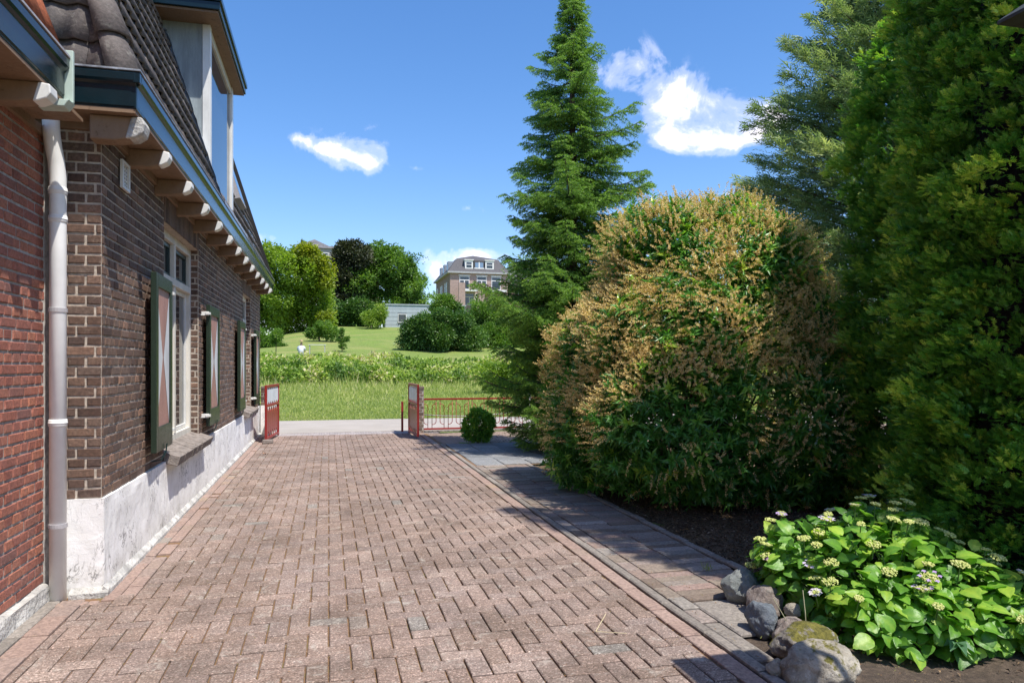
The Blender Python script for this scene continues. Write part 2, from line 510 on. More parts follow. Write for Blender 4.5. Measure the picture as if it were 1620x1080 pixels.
# soil bed: from the path strip to beyond the bushes, slightly uneven
xs = np.linspace(2.0, 14, 90); ys = np.linspace(-3, 15.35, 110)
X, Y = np.meshgrid(xs, ys)
Z = -.022 + .018 * np.sin(X * 5.1 + Y * 2) * np.sin(Y * 4.3 - X) + .05 * sm(2.9, 4.5, X) * sm(13, 11, Y)
idx = np.arange(X.size).reshape(X.shape)
F = np.stack([idx[:-1, :-1], idx[:-1, 1:], idx[1:, 1:], idx[1:, :-1]], -1).reshape(-1, 4)
mb = MB(); mb.add(np.stack([X, Y, Z], -1), F)
tag(mb.build('soil_bed', M_soil, smooth=True), kind='structure')


# ---- pavers as real bricks, chamfered
def paver_verts(x0, x1, y0, y1, z, ch=.006, jit=.0025, rng=random):
    dz = rng.gauss(0, .0016); tx = rng.gauss(0, .004); ty = rng.gauss(0, .004)
    cx, cy = (x0 + x1) / 2, (y0 + y1) / 2
    V = []
    for (px, py) in ((x0, y0), (x1, y0), (x1, y1), (x0, y1)):
        V.append((px, py, z - .02))
    for (px, py) in ((x0, y0), (x1, y0), (x1, y1), (x0, y1)):
        V.append((px + rng.uniform(-jit, jit) * .4, py + rng.uniform(-jit, jit) * .4, z + dz - ch * .8 + tx * (px - cx) + ty * (py - cy)))
    for (px, py) in ((x0 + ch, y0 + ch), (x1 - ch, y0 + ch), (x1 - ch, y1 - ch), (x0 + ch, y1 - ch)):
        V.append((px + rng.uniform(-jit, jit) * .5, py + rng.uniform(-jit, jit) * .5, z + dz + tx * (px - cx) + ty * (py - cy)))
    return V


PF = [(8, 9, 10, 11)] + [(4 + i, 4 + (i + 1) % 4, 8 + (i + 1) % 4, 8 + i) for i in range(4)] + [(i, (i + 1) % 4, 4 + (i + 1) % 4, 4 + i) for i in range(4)]
PF = np.array(PF)


class Pave(MB):
    def pv(s, x0, x1, y0, y1, z=0.0, mi=0, ch=.005):
        if x1 - x0 < .02 or y1 - y0 < .02: return
        V = paver_verts(x0, x1, y0, y1, z, ch)
        s.V.append(np.array(V)); s.T.append(np.full(12, random.random())); s.F.append(PF + s.n); s.M.append(mi); s.n += 12


pav = Pave()
a = .1053; gj = .0040
XL, XR = -1.15, 1.80
i0 = int(math.floor(-1.45 / a)) - 3; i1 = int(XR / a) + 3
for j in range(int(-2.5 / a), int(15.2 / a) + 1):
    for i in range(i0, i1):
        s4 = (i - j) % 4
        if s4 == 0: r = (i * a, (i + 2) * a, j * a, (j + 1) * a)
        elif s4 == 3: r = (i * a, (i + 1) * a, j * a, (j + 2) * a)
        else: continue
        x0, x1, y0, y1 = r
        # the long joints running towards the street are wider and mossy
        x0 += gj * 1.15; x1 -= gj * 1.15; y0 += gj * .95; y1 -= gj * .95
        lim = XL if (y0 + y1) / 2 > 4.86 else -1.42
        x0 = max(x0, lim); x1 = min(x1, XR); y1 = min(y1, 15.2)
        pav.pv(x0, x1, y0, y1, 0.0, 0)
# borders
y = 4.87
while y < 15.2:                       # two rows along the plinth
    L = .205
    pav.pv(-1.335, -1.250, y, y + L - .006, .002, 1)
    pav.pv(-1.244, -1.158, y + .05, y + .05 + L * (.5 if random.random() < .25 else 1) - .006, .001, 1)
    y += L
x = -1.60
while x < -1.35:                      # two header rows in front of the corner
    pav.pv(x, min(x + .2, -1.34), 4.80, 4.865, 0, 1); x += .206
y = -2.5
while y < 4.86:                       # pink row by the annex
    pav.pv(-1.555, -1.428, y, y + .29, .002, 1)
    pav.pv(-1.655, -1.562, y, y + .29, .006, 3, .008)
    y += .296
y = -2.5
while y < 15.2:                       # right edge row and low kerb
    pav.pv(1.806, 1.905, y, y + .20, .003, 1)
    y += .206
y = -2.5
while y < 12.7:
    pav.pv(1.915, 1.975, y, y + .49, .016, 3, .008); y += .497
# grey pavers at the gate threshold
y = 15.21
while y < 15.74:
    x = -1.25 + (.05 if int(y * 10) % 2 else 0)
    while x < 2.2:
        pav.pv(x, x + .10, y, y + .10, 0, 2, .004); x += .106
    y += .106
# repaired patches
pav.add([(-1.72, -2.6, -.014), (1.99, -2.6, -.014), (1.99, 15.75, -.014), (-1.72, 15.75, -.014)], np.array([(0, 1, 2, 3)]), 4)
tag(pav.build('driveway', [M_paver, M_paver_pink, M_graypaver, M_kerb, M_joint]), kind='structure')

# ---- path strip of mixed pavers between driveway and bed
ps = Pave()
y = 3.62
while y < 9.9:
    L = .205
    ps.pv(1.985, 2.085, y, y + L - .005, .012 + random.gauss(0, .002), 0)
    y += L
y = 3.95
while y < 9.9:
    d = .100
    ps.pv(2.093, 2.395, y, y + d - .005, .014 + random.gauss(0, .003), 0)
    y += d
y = 3.98
while y < 9.9:
    d = .105
    ps.pv(2.402, 2.700, y, y + d - .005, .016 + random.gauss(0, .003), 0)
    y += d
y = 4.0
while y < 9.9:
    ps.pv(2.708, 2.768, y, y + .2, .03 + random.gauss(0, .004), 1, .008); y += .206
ps.pv(2.095, 2.40, 3.40, 3.93, .012, 1, .01)
ps.pv(1.985, 2.088, 3.1, 3.6, .01, 1, .01)
ps.add([(1.98, 3.95, .002), (2.77, 3.95, .002), (2.77, 10, .002), (1.98, 10, .002)], np.array([(0, 1, 2, 3)]), 2)
tag(ps.build('path', [M_paver_mix, M_kerb, M_joint]), kind='structure')

# ---- grey slabs
sb = Pave()
y = 10.05
while y < 12.6:
    x = 2.02
    while x < 4.0:
        sb.pv(x, x + .395, y, y + .395, .010 + random.gauss(0, .003), 0, .008); x += .402
    y += .402
sb.add([(1.99, 10.0, .001), (4.05, 10.0, .001), (4.05, 12.5, .001), (1.99, 12.5, .001)], np.array([(0, 1, 2, 3)]), 1)
tag(sb.build('slab_path', [M_slab, M_joint]), kind='structure')


# ------------------------------------------------------------------ bricks on walls
def brick_panel(mb, org, ud, nd, U0, U1, Z0, Z1, holes=(), mi=0, course=.0632, bl=.212, rel=.007, seed=1, top_rowlock=(), clip=None):
    """bricks standing proud of a mortar plane; org 3-vector, ud along, nd outward; holes = (u0,u1,z0,z1)"""
    rg = random.Random(seed)
    ud = Vector(ud); nd = Vector(nd); org = Vector(org)
    j = .0072
    row = 0
    z = Z0
    while z < Z1 - .01:
        zt = min(z + course, Z1)
        L = bl if row % 2 == 0 else bl / 2
        off = (0, bl * .25, bl / 2, bl * .25)[row % 4]
        u = U0 - off
        while u < U1:
            segs = [(max(u, U0), min(u + L, U1))]
            for (h0, h1, g0, g1) in holes:
                if zt - .01 > g0 and z + .01 < g1:
                    ns = []
                    for (p, q) in segs:
                        if q <= h0 or p >= h1: ns.append((p, q)); continue
                        if p < h0: ns.append((p, h0))
                        if q > h1: ns.append((h1, q))
                    segs = ns
            for (p, q) in segs:
                if q - p < .03: continue
                p0, q0, a0, b0 = p + j, q - j, z + j, zt - j
                r = rel + rg.uniform(-.003, .003); ch = .004
                jj = lambda: rg.uniform(-.0022, .0022)
                V = []
                for (uu, zz) in ((p0, a0), (q0, a0), (q0, b0), (p0, b0)):
                    V.append(org + ud * uu + Vector((0, 0, zz)) - nd * .004)
                for (uu, zz) in ((p0, a0), (q0, a0), (q0, b0), (p0, b0)):
                    V.append(org + ud * (uu + jj()) + Vector((0, 0, zz + jj())) + nd * (r - ch))
                for (uu, zz) in ((p0 + ch, a0 + ch), (q0 - ch, a0 + ch), (q0 - ch, b0 - ch), (p0 + ch, b0 - ch)):
                    V.append(org + ud * (uu + jj()) + Vector((0, 0, zz + jj())) + nd * r)
                mb.V.append(np.array([tuple(v) for v in V])); mb.T.append(np.full(12, .5)); mb.F.append(PF + mb.n); mb.M.append(mi); mb.n += 12
            u += L
        z = zt; row += 1


# ------------------------------------------------------------------ main house
WX = -1.377      # wall plane facing the drive
FY = 5.03        # return face towards the camera
EY = 15.80       # far end
EZ = 2.92        # wall top under soffit
PZ = .59         # plinth top
house = thing('brick_house', (-3.5, 10.0, 0), 'dark brown brick house with white plinth and steep tiled roof along the drive', 'house')
W1 = (6.80, 8.52, .66, 2.66)      # window openings along Y (y0,y1,z0,z1)
W2 = (12.72, 13.95, .66, 2.62)
mb = MB()
lint = .22
brick_panel(mb, (WX, 0, 0), (0, 1, 0), (1, 0, 0), FY, EY, PZ, EZ, [(W1[0] - .0, W1[1] + .0, W1[2], W1[3] + lint), (W2[0], W2[1], W2[2], W2[3] + lint)], seed=3)
brick_panel(mb, (0, FY, 0), (1, 0, 0), (0, -1, 0), -3.0, WX + .006, PZ, EZ, seed=4)
# soldier lintels over the windows
for (y0, y1, z0, z1) in (W1, W2):
    y = y0
    while y < y1 - .03:
        V = [(WX + q, yy, zz) for q in (-.004, .004, .008) for (yy, zz) in ((y + .004, z1), (y + .058, z1), (y + .058, z1 + lint - .006), (y + .004, z1 + lint - .006))]
        mb.V.append(np.array(V) + RNG.normal(0, .0012, (12, 3))); mb.T.append(np.full(12, .5)); mb.F.append(PF + mb.n); mb.M.append(0); mb.n += 12
        y += .0633
# reveals
for (y0, y1, z0, z1) in (W1, W2):
    brick_panel(mb, (0, y1, 0), (1, 0, 0), (0, -1, 0), WX - .14, WX, z0, z1 + .02, seed=8, rel=.004)
    brick_panel(mb, (0, y0, 0), (1, 0, 0), (0, 1, 0), WX - .14, WX, z0, z1 + .02, seed=9, rel=.004)
# mortar body with openings: columns between windows
D = -3.0
for (a0, b0) in ((FY, W1[0]), (W1[1], W2[0]), (W2[1], EY)):
    mb.box(D, WX, a0, b0, PZ, EZ, 1)
for (y0, y1, z0, z1) in (W1, W2):
    mb.box(D, WX, y0, y1, z1, EZ, 1)
    mb.box(D, WX, y0, y1, PZ, z0, 1)
at_origin(mb.build('wall', [M_brick_dark, M_mortar]), house)
# plinth: slightly proud, lumpy render
pl = MB()


def lumpy(mb, p00, pu, pv, nu, nv, amp, mi=0, seed=0):
    """a displaced sheet between p00, p00+pu, p00+pv"""
    p00 = np.array(p00); pu = np.array(pu); pv = np.array(pv)
    n = np.cross(pu, pv); n = n / np.linalg.norm(n)
    V = []
    for j in range(nv + 1):
        for i in range(nu + 1):
            q = p00 + pu * i / nu + pv * j / nv
            e = noise.noise(Vector(q * 3 + seed)) * amp + noise.noise(Vector(q * 11 + seed)) * amp * .4
            edge = 1 if (0 < i < nu and 0 < j < nv) else 0
            V.append(q + n * e * edge)
    F = [(j * (nu + 1) + i, j * (nu + 1) + i + 1, (j + 1) * (nu + 1) + i + 1, (j + 1) * (nu + 1) + i) for j in range(nv) for i in range(nu)]
    mb.add(np.array(V), np.array(F), mi)


lumpy(pl, (WX + .022, FY - .022, .0), (0, EY - FY + .022, 0), (0, 0, PZ), 260, 14, .008)
lumpy(pl, (D, FY - .022, .0), (WX - D + .022, 0, 0), (0, 0, PZ), 40, 14, .009)
pl.box(D, WX + .0215, FY - .0215, EY, -.1, PZ - .001)
at_origin(pl.build('plinth', M_plinth, smooth=False), house)
pl = MB()
pl.prism([(WX + .020, -.03), (WX + .060, -.03), (WX + .056, .022), (WX + .022, .055)], 1, FY - .05, EY)
pl.prism([(FY - .020, -.03), (FY - .075, -.03), (FY - .07, .018), (FY - .022, .045)], 0, -1.54, WX + .056)
at_origin(pl.build('plinth_foot', M_wsill), house)


# ---- windows
def window(y0, y1, z0, z1, label, sec=True):
    fx = WX - .075
    root = MB()
    fw = .075
    zt = z0 + (z1 - z0) * .76
    yc = (y0 + y1) / 2
    # outer frame
    root.box(fx - .09, fx, y0, y0 + fw, z0 + .02, z1)
    root.box(fx - .09, fx, y1 - fw, y1, z0 + .02, z1)
    root.box(fx - .09, fx, y0 + fw, y1 - fw, z1 - fw, z1)
    root.box(fx - .09, fx, y0 + fw, y1 - fw, z0 + .02, z0 + .02 + fw)
    root.box(fx - .09, fx + .012, y0 + fw, y1 - fw, zt, zt + .07)      # transom
    root.box(fx - .09, fx + .004, yc - .035, yc + .035, z0 + .02 + fw, zt)
    root.box(fx - .09, fx + .004, yc - .035, yc + .035, zt + .07, z1 - fw)
    o = root.build('window', M_cream, bevel=.005)
    at_origin(o, house)
    o['label'] = label
    # casements
    for (b0, b1, c0, c1) in ((y0 + fw, yc - .035, z0 + .02 + fw, zt), (yc + .035, y1 - fw, z0 + .02 + fw, zt),
                             (y0 + fw, yc - .035, zt + .07, z1 - fw), (yc + .035, y1 - fw, zt + .07, z1 - fw)):
        cs = MB(); t = .045; gx = fx - .035
        top = c0 > zt
        cs.box(gx - .04, gx, b0 + .004, b0 + t, c0 + .004, c1 - .004)
        cs.box(gx - .04, gx, b1 - t, b1 - .004, c0 + .004, c1 - .004)
        cs.box(gx - .04, gx, b0 + t, b1 - t, c0 + .004, c0 + t)
        cs.box(gx - .04, gx, b0 + t, b1 - t, c1 - t, c1 - .004)
        c_ = cs.build('casement', M_shut_edge if top else M_white, bevel=.003); at_origin(c_, house); c_.parent = o; c_.matrix_parent_inverse = Matrix()
        g = MB(); g.box(gx - .025, gx - .018, b0 + t, b1 - t, c0 + t, c1 - t)
        g_ = g.build('pane', M_glass); g_.parent = o
    # dark room behind, drawn curtain edge
    rm = MB()
    rm.box(fx - 1.2, fx - 1.15, y0 - .3, y1 + .3, z0, z1 + .2)
    r_ = rm.build('interior_wall', M_dark); r_.parent = o
    cu = MB()
    V = []; n = 26
    for k in range(n + 1):
        yy = y0 + .1 + (y1 - y0 - .2) * k / n
        xx = fx - .16 + .02 * math.sin(k * 1.9)
        V += [(xx, yy, z0 + .1), (xx, yy, z1 - .1)]
    cu.add(V, np.array([(2 * k, 2 * k + 2, 2 * k + 3, 2 * k + 1) for k in range(n) if k < 6 or k > n - 7]))
    c2 = cu.build('curtain', simple('curtain_cloth', (.55, .53, .48), .9, .1, 10)); c2.parent = o
    # stone sill
    s_ = MB()
    n = 14
    for k in range(n):
        ya = y0 - .02 + (y1 - y0 + .14) * k / n; yb = y0 - .02 + (y1 - y0 + .14) * (k + 1) / n - .004
        e = random.uniform(-.006, .006)
        s_.prism([(WX - .10, z0 + .045), (WX - .10, z0 - .06), (WX + .11 + e, z0 - .115), (WX + .135 + e, z0 - .035 + e)], 1, ya, yb)
    sl_ = s_.build('sill', M_stone, bevel=.006); sl_.parent = o
    return o


# keep sub-parts where they were built
_o = window(*W1, 'tall two-light window with transom, nearest the camera')
_o = window(*W2, 'second tall window towards the gate')
for o in list(house.children):
    for c_ in o.children:
        c_.matrix_parent_inverse = Matrix() if o.matrix_parent_inverse == Matrix() else o.matrix_parent_inverse @ Matrix()
        # child local = world because the parent window sits at its own mesh origin (0,0,0)
        c_.matrix_parent_inverse = Matrix()


# ---- shutters: folded back against the wall, standing a little off it
def shutter(yh, yf, z0, z1, off_h, off_f, label):
    """yh hinge side y, yf free side y; off_* distance of the back of the leaf from the wall"""
    L = math.hypot(yf - yh, off_f - off_h)
    ex = Vector((off_f - off_h, yf - yh, 0)).normalized()
    nx = Vector((1, 0, 0)); nx = (nx - ex * nx.dot(ex)).normalized()
    o0 = Vector((WX + off_h, yh, 0))
    def P(u, n, z): return tuple(o0 + ex * u + nx * n + Vector((0, 0, z)))
    def slab(mb, u0, u1, n0, n1, za, zb, mi=0):
        V = [P(u0, n0, za), P(u1, n0, za), P(u1, n1, za), P(u0, n1, za), P(u0, n0, zb), P(u1, n0, zb), P(u1, n1, zb), P(u0, n1, zb)]
        mb.add(V, np.array([(0, 3, 2, 1), (4, 5, 6, 7), (0, 1, 5, 4), (1, 2, 6, 5), (2, 3, 7, 6), (3, 0, 4, 7)]), mi)
    t = .042; st = .085
    mb = MB()
    slab(mb, 0, st, 0, t, z0, z1); slab(mb, L - st, L, 0, t, z0, z1)
    slab(mb, st, L - st, 0, t, z1 - .105, z1); slab(mb, st, L - st, 0, t, z0, z0 + .19)
    s_ = mb.build('shutter', M_shut, bevel=.004); at_origin(s_, house); s_['label'] = label
    # painted panel: salmon ground with white triangles from both sides meeting in the middle
    pa = MB(); n0, n1 = .012, .026
    slab(pa, st - .003, L - st + .003, n0, n1, z0 + .187, z1 - .102, 0)
    zl, zh = z0 + .192, z1 - .107; u0, u1 = st + .002, L - st - .002; uc = (u0 + u1) / 2; zc = (zl + zh) / 2
    for (ua, ) in ((u0,), (u1,)):
        pa.add([P(ua, n1 + .0025, zl), P(ua, n1 + .0025, zh), P(uc + (ua - uc) * .06, n1 + .0025, zc)], [(0, 1, 2)], 1)
    p_ = pa.build('panel', [M_pink, M_shwhite]); p_.parent = s_
    for zz in (z0 + .12, z1 - .10):
        hg = MB()
        yy = yh
        d = 1 if yf < yh else -1
        hg.box(WX - .03, WX + off_h + .035, yy + d * .0 - .012 + d * .03, yy + d * .03 + .012, zz - .022, zz + .022)
        hg.box(WX + off_h + .0, WX + off_h + .05, yy + d * .03 - .02, yy + d * .03 + .045, zz - .012, zz + .014)
        h_ = hg.build('hinge', M_white, bevel=.002); h_.parent = s_
    ct = MB()
    um = L * .55
    c0 = Vector(P(um, 0, z0 - .02))
    ct.tube([(WX, c0.y, z0 - .1), (c0.x + .02, c0.y, z0 - .09), (c0.x + .05, c0.y + .03, z0 - .02), (c0.x + .055, c0.y + .035, z0 + .04)], .006, 6)
    c_ = ct.build('holdback_hook', M_shut_edge); c_.parent = s_
    return s_


shutter(6.74, 6.04, .745, 2.13, .040, .062, 'first shutter from the camera, green frame with salmon and white hourglass panel')
shutter(8.70, 9.45, .735, 2.09, .050, .050, 'second shutter from the camera, beside the first window')
shutter(12.36, 11.56, .72, 2.09, .045, .050, 'third shutter from the camera')
shutter(14.03, 14.68, .69, 2.06, .050, .050, 'last shutter by the red gate, mostly edge-on')

# wall vent
v = MB()
v.box(WX + .004, WX + .016, 5.40, 5.56, 2.63, 2.79)  # near-black sheet that paints the shade inside the vent holes
y = 5.40
fr = MB()
fr.box(WX + .016, WX + .034, 5.385, 5.41, 2.615, 2.805); fr.box(WX + .016, WX + .034, 5.55, 5.575, 2.615, 2.805)
fr.box(WX + .016, WX + .034, 5.41, 5.55, 2.615, 2.635); fr.box(WX + .016, WX + .034, 5.41, 5.55, 2.785, 2.805)
for k in range(1, 3): fr.box(WX + .016, WX + .024, 5.41 + k * .0467 - .004, 5.41 + k * .0467 + .004, 2.635, 2.785)
for k in range(1, 6): fr.box(WX + .016, WX + .022, 5.41, 5.55, 2.635 + k * .025 - .004, 2.635 + k * .025 + .004)
f_ = at_origin(fr.build('vent', M_white), house)
v_ = v.build('vent_hole_shade', M_dark); v_.parent = f_

# ---- eaves: soffit, corbels, gutter box
GX = -1.115; GY = 4.78; GZ0 = 2.955; GZ1 = 3.175
mb = MB()
mb.box(WX - .25, GX - .012, GY + .012, EY + .1, EZ + .012, EZ + .036)
mb.box(-2.2, WX - .25, GY + .012, FY + .2, EZ + .012, EZ + .036)
at_origin(mb.build('soffit', M_bracket), house)
mb = MB()   # wall plate under the soffit
mb.box(WX, WX + .03, FY, EY, EZ - .045, EZ + .012)
mb.box(-1.9, WX + .03, FY - .03, FY, EZ - .045, EZ + .012)
at_origin(mb.build('frieze_board', M_bracket, bevel=.003), house)


def corbel(yc, w_=.047, label=None):
    mb = MB()
    prof = [(WX, EZ + .011), (WX, EZ - .115), (WX + .16, EZ - .108), (GX - .035, EZ - .09), (GX + .005, EZ - .068), (GX + .020, EZ - .035), (GX + .018, EZ + .005), (GX - .02, EZ + .011)]
    mb.prism(prof, 1, yc - w_, yc + w_)
    o = at_origin(mb.build('corbel', M_bracket, bevel=.008), house)
    e = MB()
    prof = [(GX - .035, EZ - .112), (GX + .006, EZ - .088), (GX + .025, EZ - .047), (GX + .021, EZ + .0), (GX - .004, EZ + .033), (GX - .075, EZ - .117)]
    prof = [(GX - .050, EZ - .097), (GX - .03, EZ - .093), (GX + .008, EZ - .072), (GX + .025, EZ - .037), (GX + .023, EZ - .001), (GX - .02, EZ + .008)]
    e.prism(prof, 1, yc - w_ - .003, yc + w_ + .003)
    c_ = e.build('corbel_end', M_white, bevel=.006); c_.parent = o
    return o


yc = 5.62
while yc < 15.9:
    corbel(yc); yc += .86 if yc < 15 else 1
# corner corbel running diagonally under the return
mb = MB()
mb.prism([(WX - .02, EZ + .011), (WX - .02, EZ - .14), (WX + .12, EZ - .14), (GX - .03, EZ - .115), (GX + .012, EZ - .08), (GX + .02, EZ - .03), (GX - .0, EZ + .011)], 1, 4.86, 4.99)
o_ = at_origin(mb.build('corbel', M_bracket, bevel=.01), house)
e = MB()
e.prism([(GX - .085, EZ - .125), (GX - .03, EZ - .118), (GX + .015, EZ - .086), (GX + .026, EZ - .03), (GX + .01, EZ + .010), (GX - .05, EZ + .0105)], 1, 4.85, 5.0)
c_ = e.build('corbel_end', M_wsill, bevel=.012, seg=3); c_.parent = o_

# gutter box: profile swept along the long side and the short return
def gutter_profile(sgn, base, mb, ax, a, b, mi=0):
    # outward direction +: face with a recessed lower fascia and a moulded lip
    P_ = [(-.20, GZ0), (-.012, GZ0), (-.012, GZ0 + .012), (-.004, GZ0 + .012), (-.004, GZ0 + .135), (.012, GZ0 + .150), (.020, GZ0 + .165), (.020, GZ1 - .012), (.004, GZ1), (-.014, GZ1), (-.014, GZ0 + .16), (-.20, GZ0 + .12)]
    poly = [(base + sgn * p, z) for p, z in P_]
    mb.prism(poly, ax, a, b, mi)


mb = MB()
gutter_profile(1, GX, mb, 1, GY + .02, EY + .12)
gutter_profile(-1, GY, mb, 0, -1.60, GX - .005)
# corner block
mb.box(GX - .02, GX + .019, GY - .019, GY + .03, GZ0 + .15, GZ1 - .006)
mb.box(GX - .02, GX - .0045, GY + .0045, GY + .03, GZ0 + .002, GZ0 + .151)
at_origin(mb.build('gutter', M_green, bevel=.004), house)
mb = MB()
mb.box(GX - .016, GX + .024, GY - .024, EY + .12, GZ1 - .002, GZ1 + .010)
mb.box(-1.6, GX - .016, GY - .024, GY + .016, GZ1 - .002, GZ1 + .010)
at_origin(mb.build('gutter_lip', M_lead, bevel=.002), house)

# ---- tiled roof
PIT = 3.145
RX0, RZ0 = -1.215, 3.13
sl_len = lambda dz: dz
ang = math.atan(PIT)
cs_, sn_ = math.cos(ang), math.sin(ang)      # along-slope horizontal / vertical
HT = 3.0                                      # height of the steep part


def tile_field(mb, org, ud, inward, U0, U1, width, expo, rows, amp=.022, lift=.03, hipL=None, hipR=None, rolls=1, mi=0, seed=0, cut=None):
    """interlocking pantiles. org bottom line point, ud along the eaves, inward horizontal direction up-slope"""
    rg = random.Random(seed)
    ud = np.array(ud, float); inw = np.array(inward, float)
    up = inw * cs_ + np.array([0, 0, 1.0]) * sn_
    nr = -inw * sn_ + np.array([0, 0, 1.0]) * cs_
    org = np.array(org, float)
    K = 8
    for r in range(rows):
        s0 = r * expo; s1 = s0 + expo * 1.08
        hor = s0 * cs_
        u = U0 + (rg.random() * .0)
        while u < U1:
            ua = u; ub = u + width - .002
            lo = U0 + (hor * hipL if hipL else 0); hi = U1 - (hor * hipR if hipR else 0)
            ok = ub > lo + .03 and ua < hi - .03
            if cut is not None:
                smid = (s0 + s1) / 2
                if cut((ua + ub) / 2, smid * sn_): ok = False
            if ok:
                aa = max(ua, lo); bb = min(ub, hi)
                dl = rg.uniform(-.004, .004)
                V = []
                for (s, l) in ((s0, lift + dl), (s1, .004 + dl)):
                    for k in range(K + 1):
                        t = (aa + (bb - aa) * k / K - ua) / width
                        h = amp * (.5 - .5 * math.cos(2 * math.pi * t * rolls)) ** 1.3
                        q = org + ud * (aa + (bb - aa) * k / K) + up * s + nr * (l + h)
                        V.append(q)
                for k in range(K + 1):       # front nose thickness
                    V.append(V[k] - nr * .016 + up * .002)
                n = K + 1
                F = [(k, k + 1, n + k + 1, n + k) for k in range(K)] + [(2 * n + k, 2 * n + k + 1, k + 1, k) for k in range(K)]
                F += [(0, n, 2 * n, 2 * n)][:0]
                mb.add(np.array(V), np.array(F), mi)
            u += width


DY0, DY1 = 9.36, 11.50           # dormer along Y
roof = MB()
EXPO = .262
rows = int(HT / sn_ / EXPO)
dz0 = 3.50 - RZ0


def cutd(u, z):
    return DY0 - .02 < u < DY1 + .02 and z > .42


tile_field(roof, (RX0, 0, RZ0), (0, 1, 0), (-1, 0, 0), GY + .10, EY + .15, .152, EXPO, rows, amp=.026, lift=.038, hipL=1, cut=cutd, seed=2)
tile_field(roof, (0, GY + .10, RZ0), (1, 0, 0), (0, 1, 0), -1.72, RX0, .30, EXPO, rows, amp=.026, lift=.038, hipR=1, rolls=2, seed=5)
# under-roof body
tp = HT / PIT
V = [(RX0 - .03, GY + .14, RZ0 - .05), (RX0 - .03, EY + .1, RZ0 - .05), (RX0 - .03 - tp, EY + .1, RZ0 + HT - .05), (RX0 - .03 - tp, GY + .14 + tp, RZ0 + HT - .05),
     (-5.5, GY + .14, RZ0 - .05), (-5.5, EY + .1, RZ0 - .05), (-4.5, EY + .1, RZ0 + HT - .05), (-4.5, GY + .14 + tp, RZ0 + HT - .05)]
roof.add(V, np.array([(0, 1, 2, 3), (0, 3, 7, 4), (1, 5, 6, 2), (3, 2, 6, 7)]), 1)
at_origin(roof.build('roof', [M_tile, M_dark], smooth=True), house)
# hip tiles up the corner
hp = MB()
n = 11
for k in range(n):
    s0 = k * .31; s1 = s0 + .335
    pts = []
    for (s, rr) in ((s0, .115), (s1, .09)):
        z = RZ0 + s * .94; t = s * .94 / PIT
        c0 = Vector((RX0 - t, GY + .10 + t, z))
        ax = Vector((1, -1, 0)).normalized(); sd = Vector((1, 1, 0)).normalized()
        out = (Vector((1, -1, .45))).normalized()
        ring = []
        for q in range(9):
            a_ = math.pi * (q / 8) - math.pi / 2
            ring.append(c0 + out * (math.cos(a_) * rr * .75 + .015 + (.014 if s == s0 else 0)) + sd * math.sin(a_) * rr)
        pts.append(ring)
    V = [tuple(v_) for r_ in pts for v_ in r_] + [tuple(v_ - out * .018) for v_ in pts[0]]
    F = [(q, q + 1, 9 + q + 1, 9 + q) for q in range(8)] + [(18 + q, 18 + q + 1, q + 1, q) for q in range(8)]
    hp.add(V, np.array(F))
at_origin(hp.build('hip_tiles', M_tile, smooth=True), house)
# end verge boards
mb = MB()
V = []
for (q, zz) in ((0.02, 0), (.02 + .12, 0)):
    pass
for (dy) in (0, .03):
    V += [(RX0 + .04, EY + .16 + dy, RZ0 - .02), (RX0 + .10, EY + .16 + dy, RZ0 + .06), (RX0 + .10 - tp, EY + .16 + dy, RZ0 + HT + .06), (RX0 - .06 - tp, EY + .16 + dy, RZ0 + HT)]
mb.add(V, np.array([(0, 1, 2, 3), (7, 6, 5, 4), (0, 4, 5, 1), (1, 5, 6, 2), (2, 6, 7, 3), (3, 7, 4, 0)]))
at_origin(mb.build('verge_board', M_dark), house)

# ---- dormer
DX = WX + .0; DZ0 = 3.52; DZ1 = 5.50
dm = MB()   # body of the dormer = cheek facing the camera
def roofx(z): return RX0 - (z - RZ0) / PIT
dm.add([(DX - .09, DY0, DZ0), (roofx(DZ0) - .25, DY0, DZ0), (roofx(DZ1) - .35, DY0, DZ1), (DX - .09, DY0, DZ1),
        (DX - .09, DY1, DZ0), (roofx(DZ0) - .25, DY1, DZ0), (roofx(DZ1) - .35, DY1, DZ1), (DX - .09, DY1, DZ1)],
       np.array([(0, 1, 2, 3), (5, 4, 7, 6), (1, 5, 6, 2)]), 0)
dorm = at_origin(dm.build('dormer', M_cheek), house)
dorm['label'] = 'flat roofed dormer with grey side cheek and white posts'
pst = MB(); pst.box(DX - .09, DX, DY0 - .012, DY0 + .10, DZ0 - .05, DZ1)
c_ = pst.build('post', M_white, bevel=.006); c_.parent = dorm
pst = MB(); pst.box(DX - .09, DX, DY1 - .13, DY1 + .012, DZ0 - .05, DZ1)
c_ = pst.build('post', M_white, bevel=.006); c_.parent = dorm
fr = MB()
fr.box(DX - .08, DX - .012, DY0 + .10, DY1 - .13, DZ1 - .10, DZ1)
f2 = MB(); f2.box(DX - .08, DX + .01, DY0 + .10, DY1 - .13, DZ0 - .05, DZ0 + .04)
c_ = f2.build('window_sill', M_cream, bevel=.004); c_.parent = dorm
c_ = fr.build('window_frame', M_cream, bevel=.004); c_.parent = dorm
g = MB(); g.box(DX - .05, DX - .036, DY0 + .10, DY1 - .13, DZ0 + .04, DZ1 - .10)
c_ = g.build('pane', M_glass2); c_.parent = dorm
rf = MB()
rf.box(-3.2, DX + .13, DY0 - .34, DY1 + .20, DZ1, DZ1 + .025, 0)
c_ = rf.build('dormer_soffit', M_bracket); c_.parent = dorm
rf = MB()
rf.box(-3.2, DX + .155, DY0 - .37, DY1 + .225, DZ1 + .028, DZ1 + .12, 0)
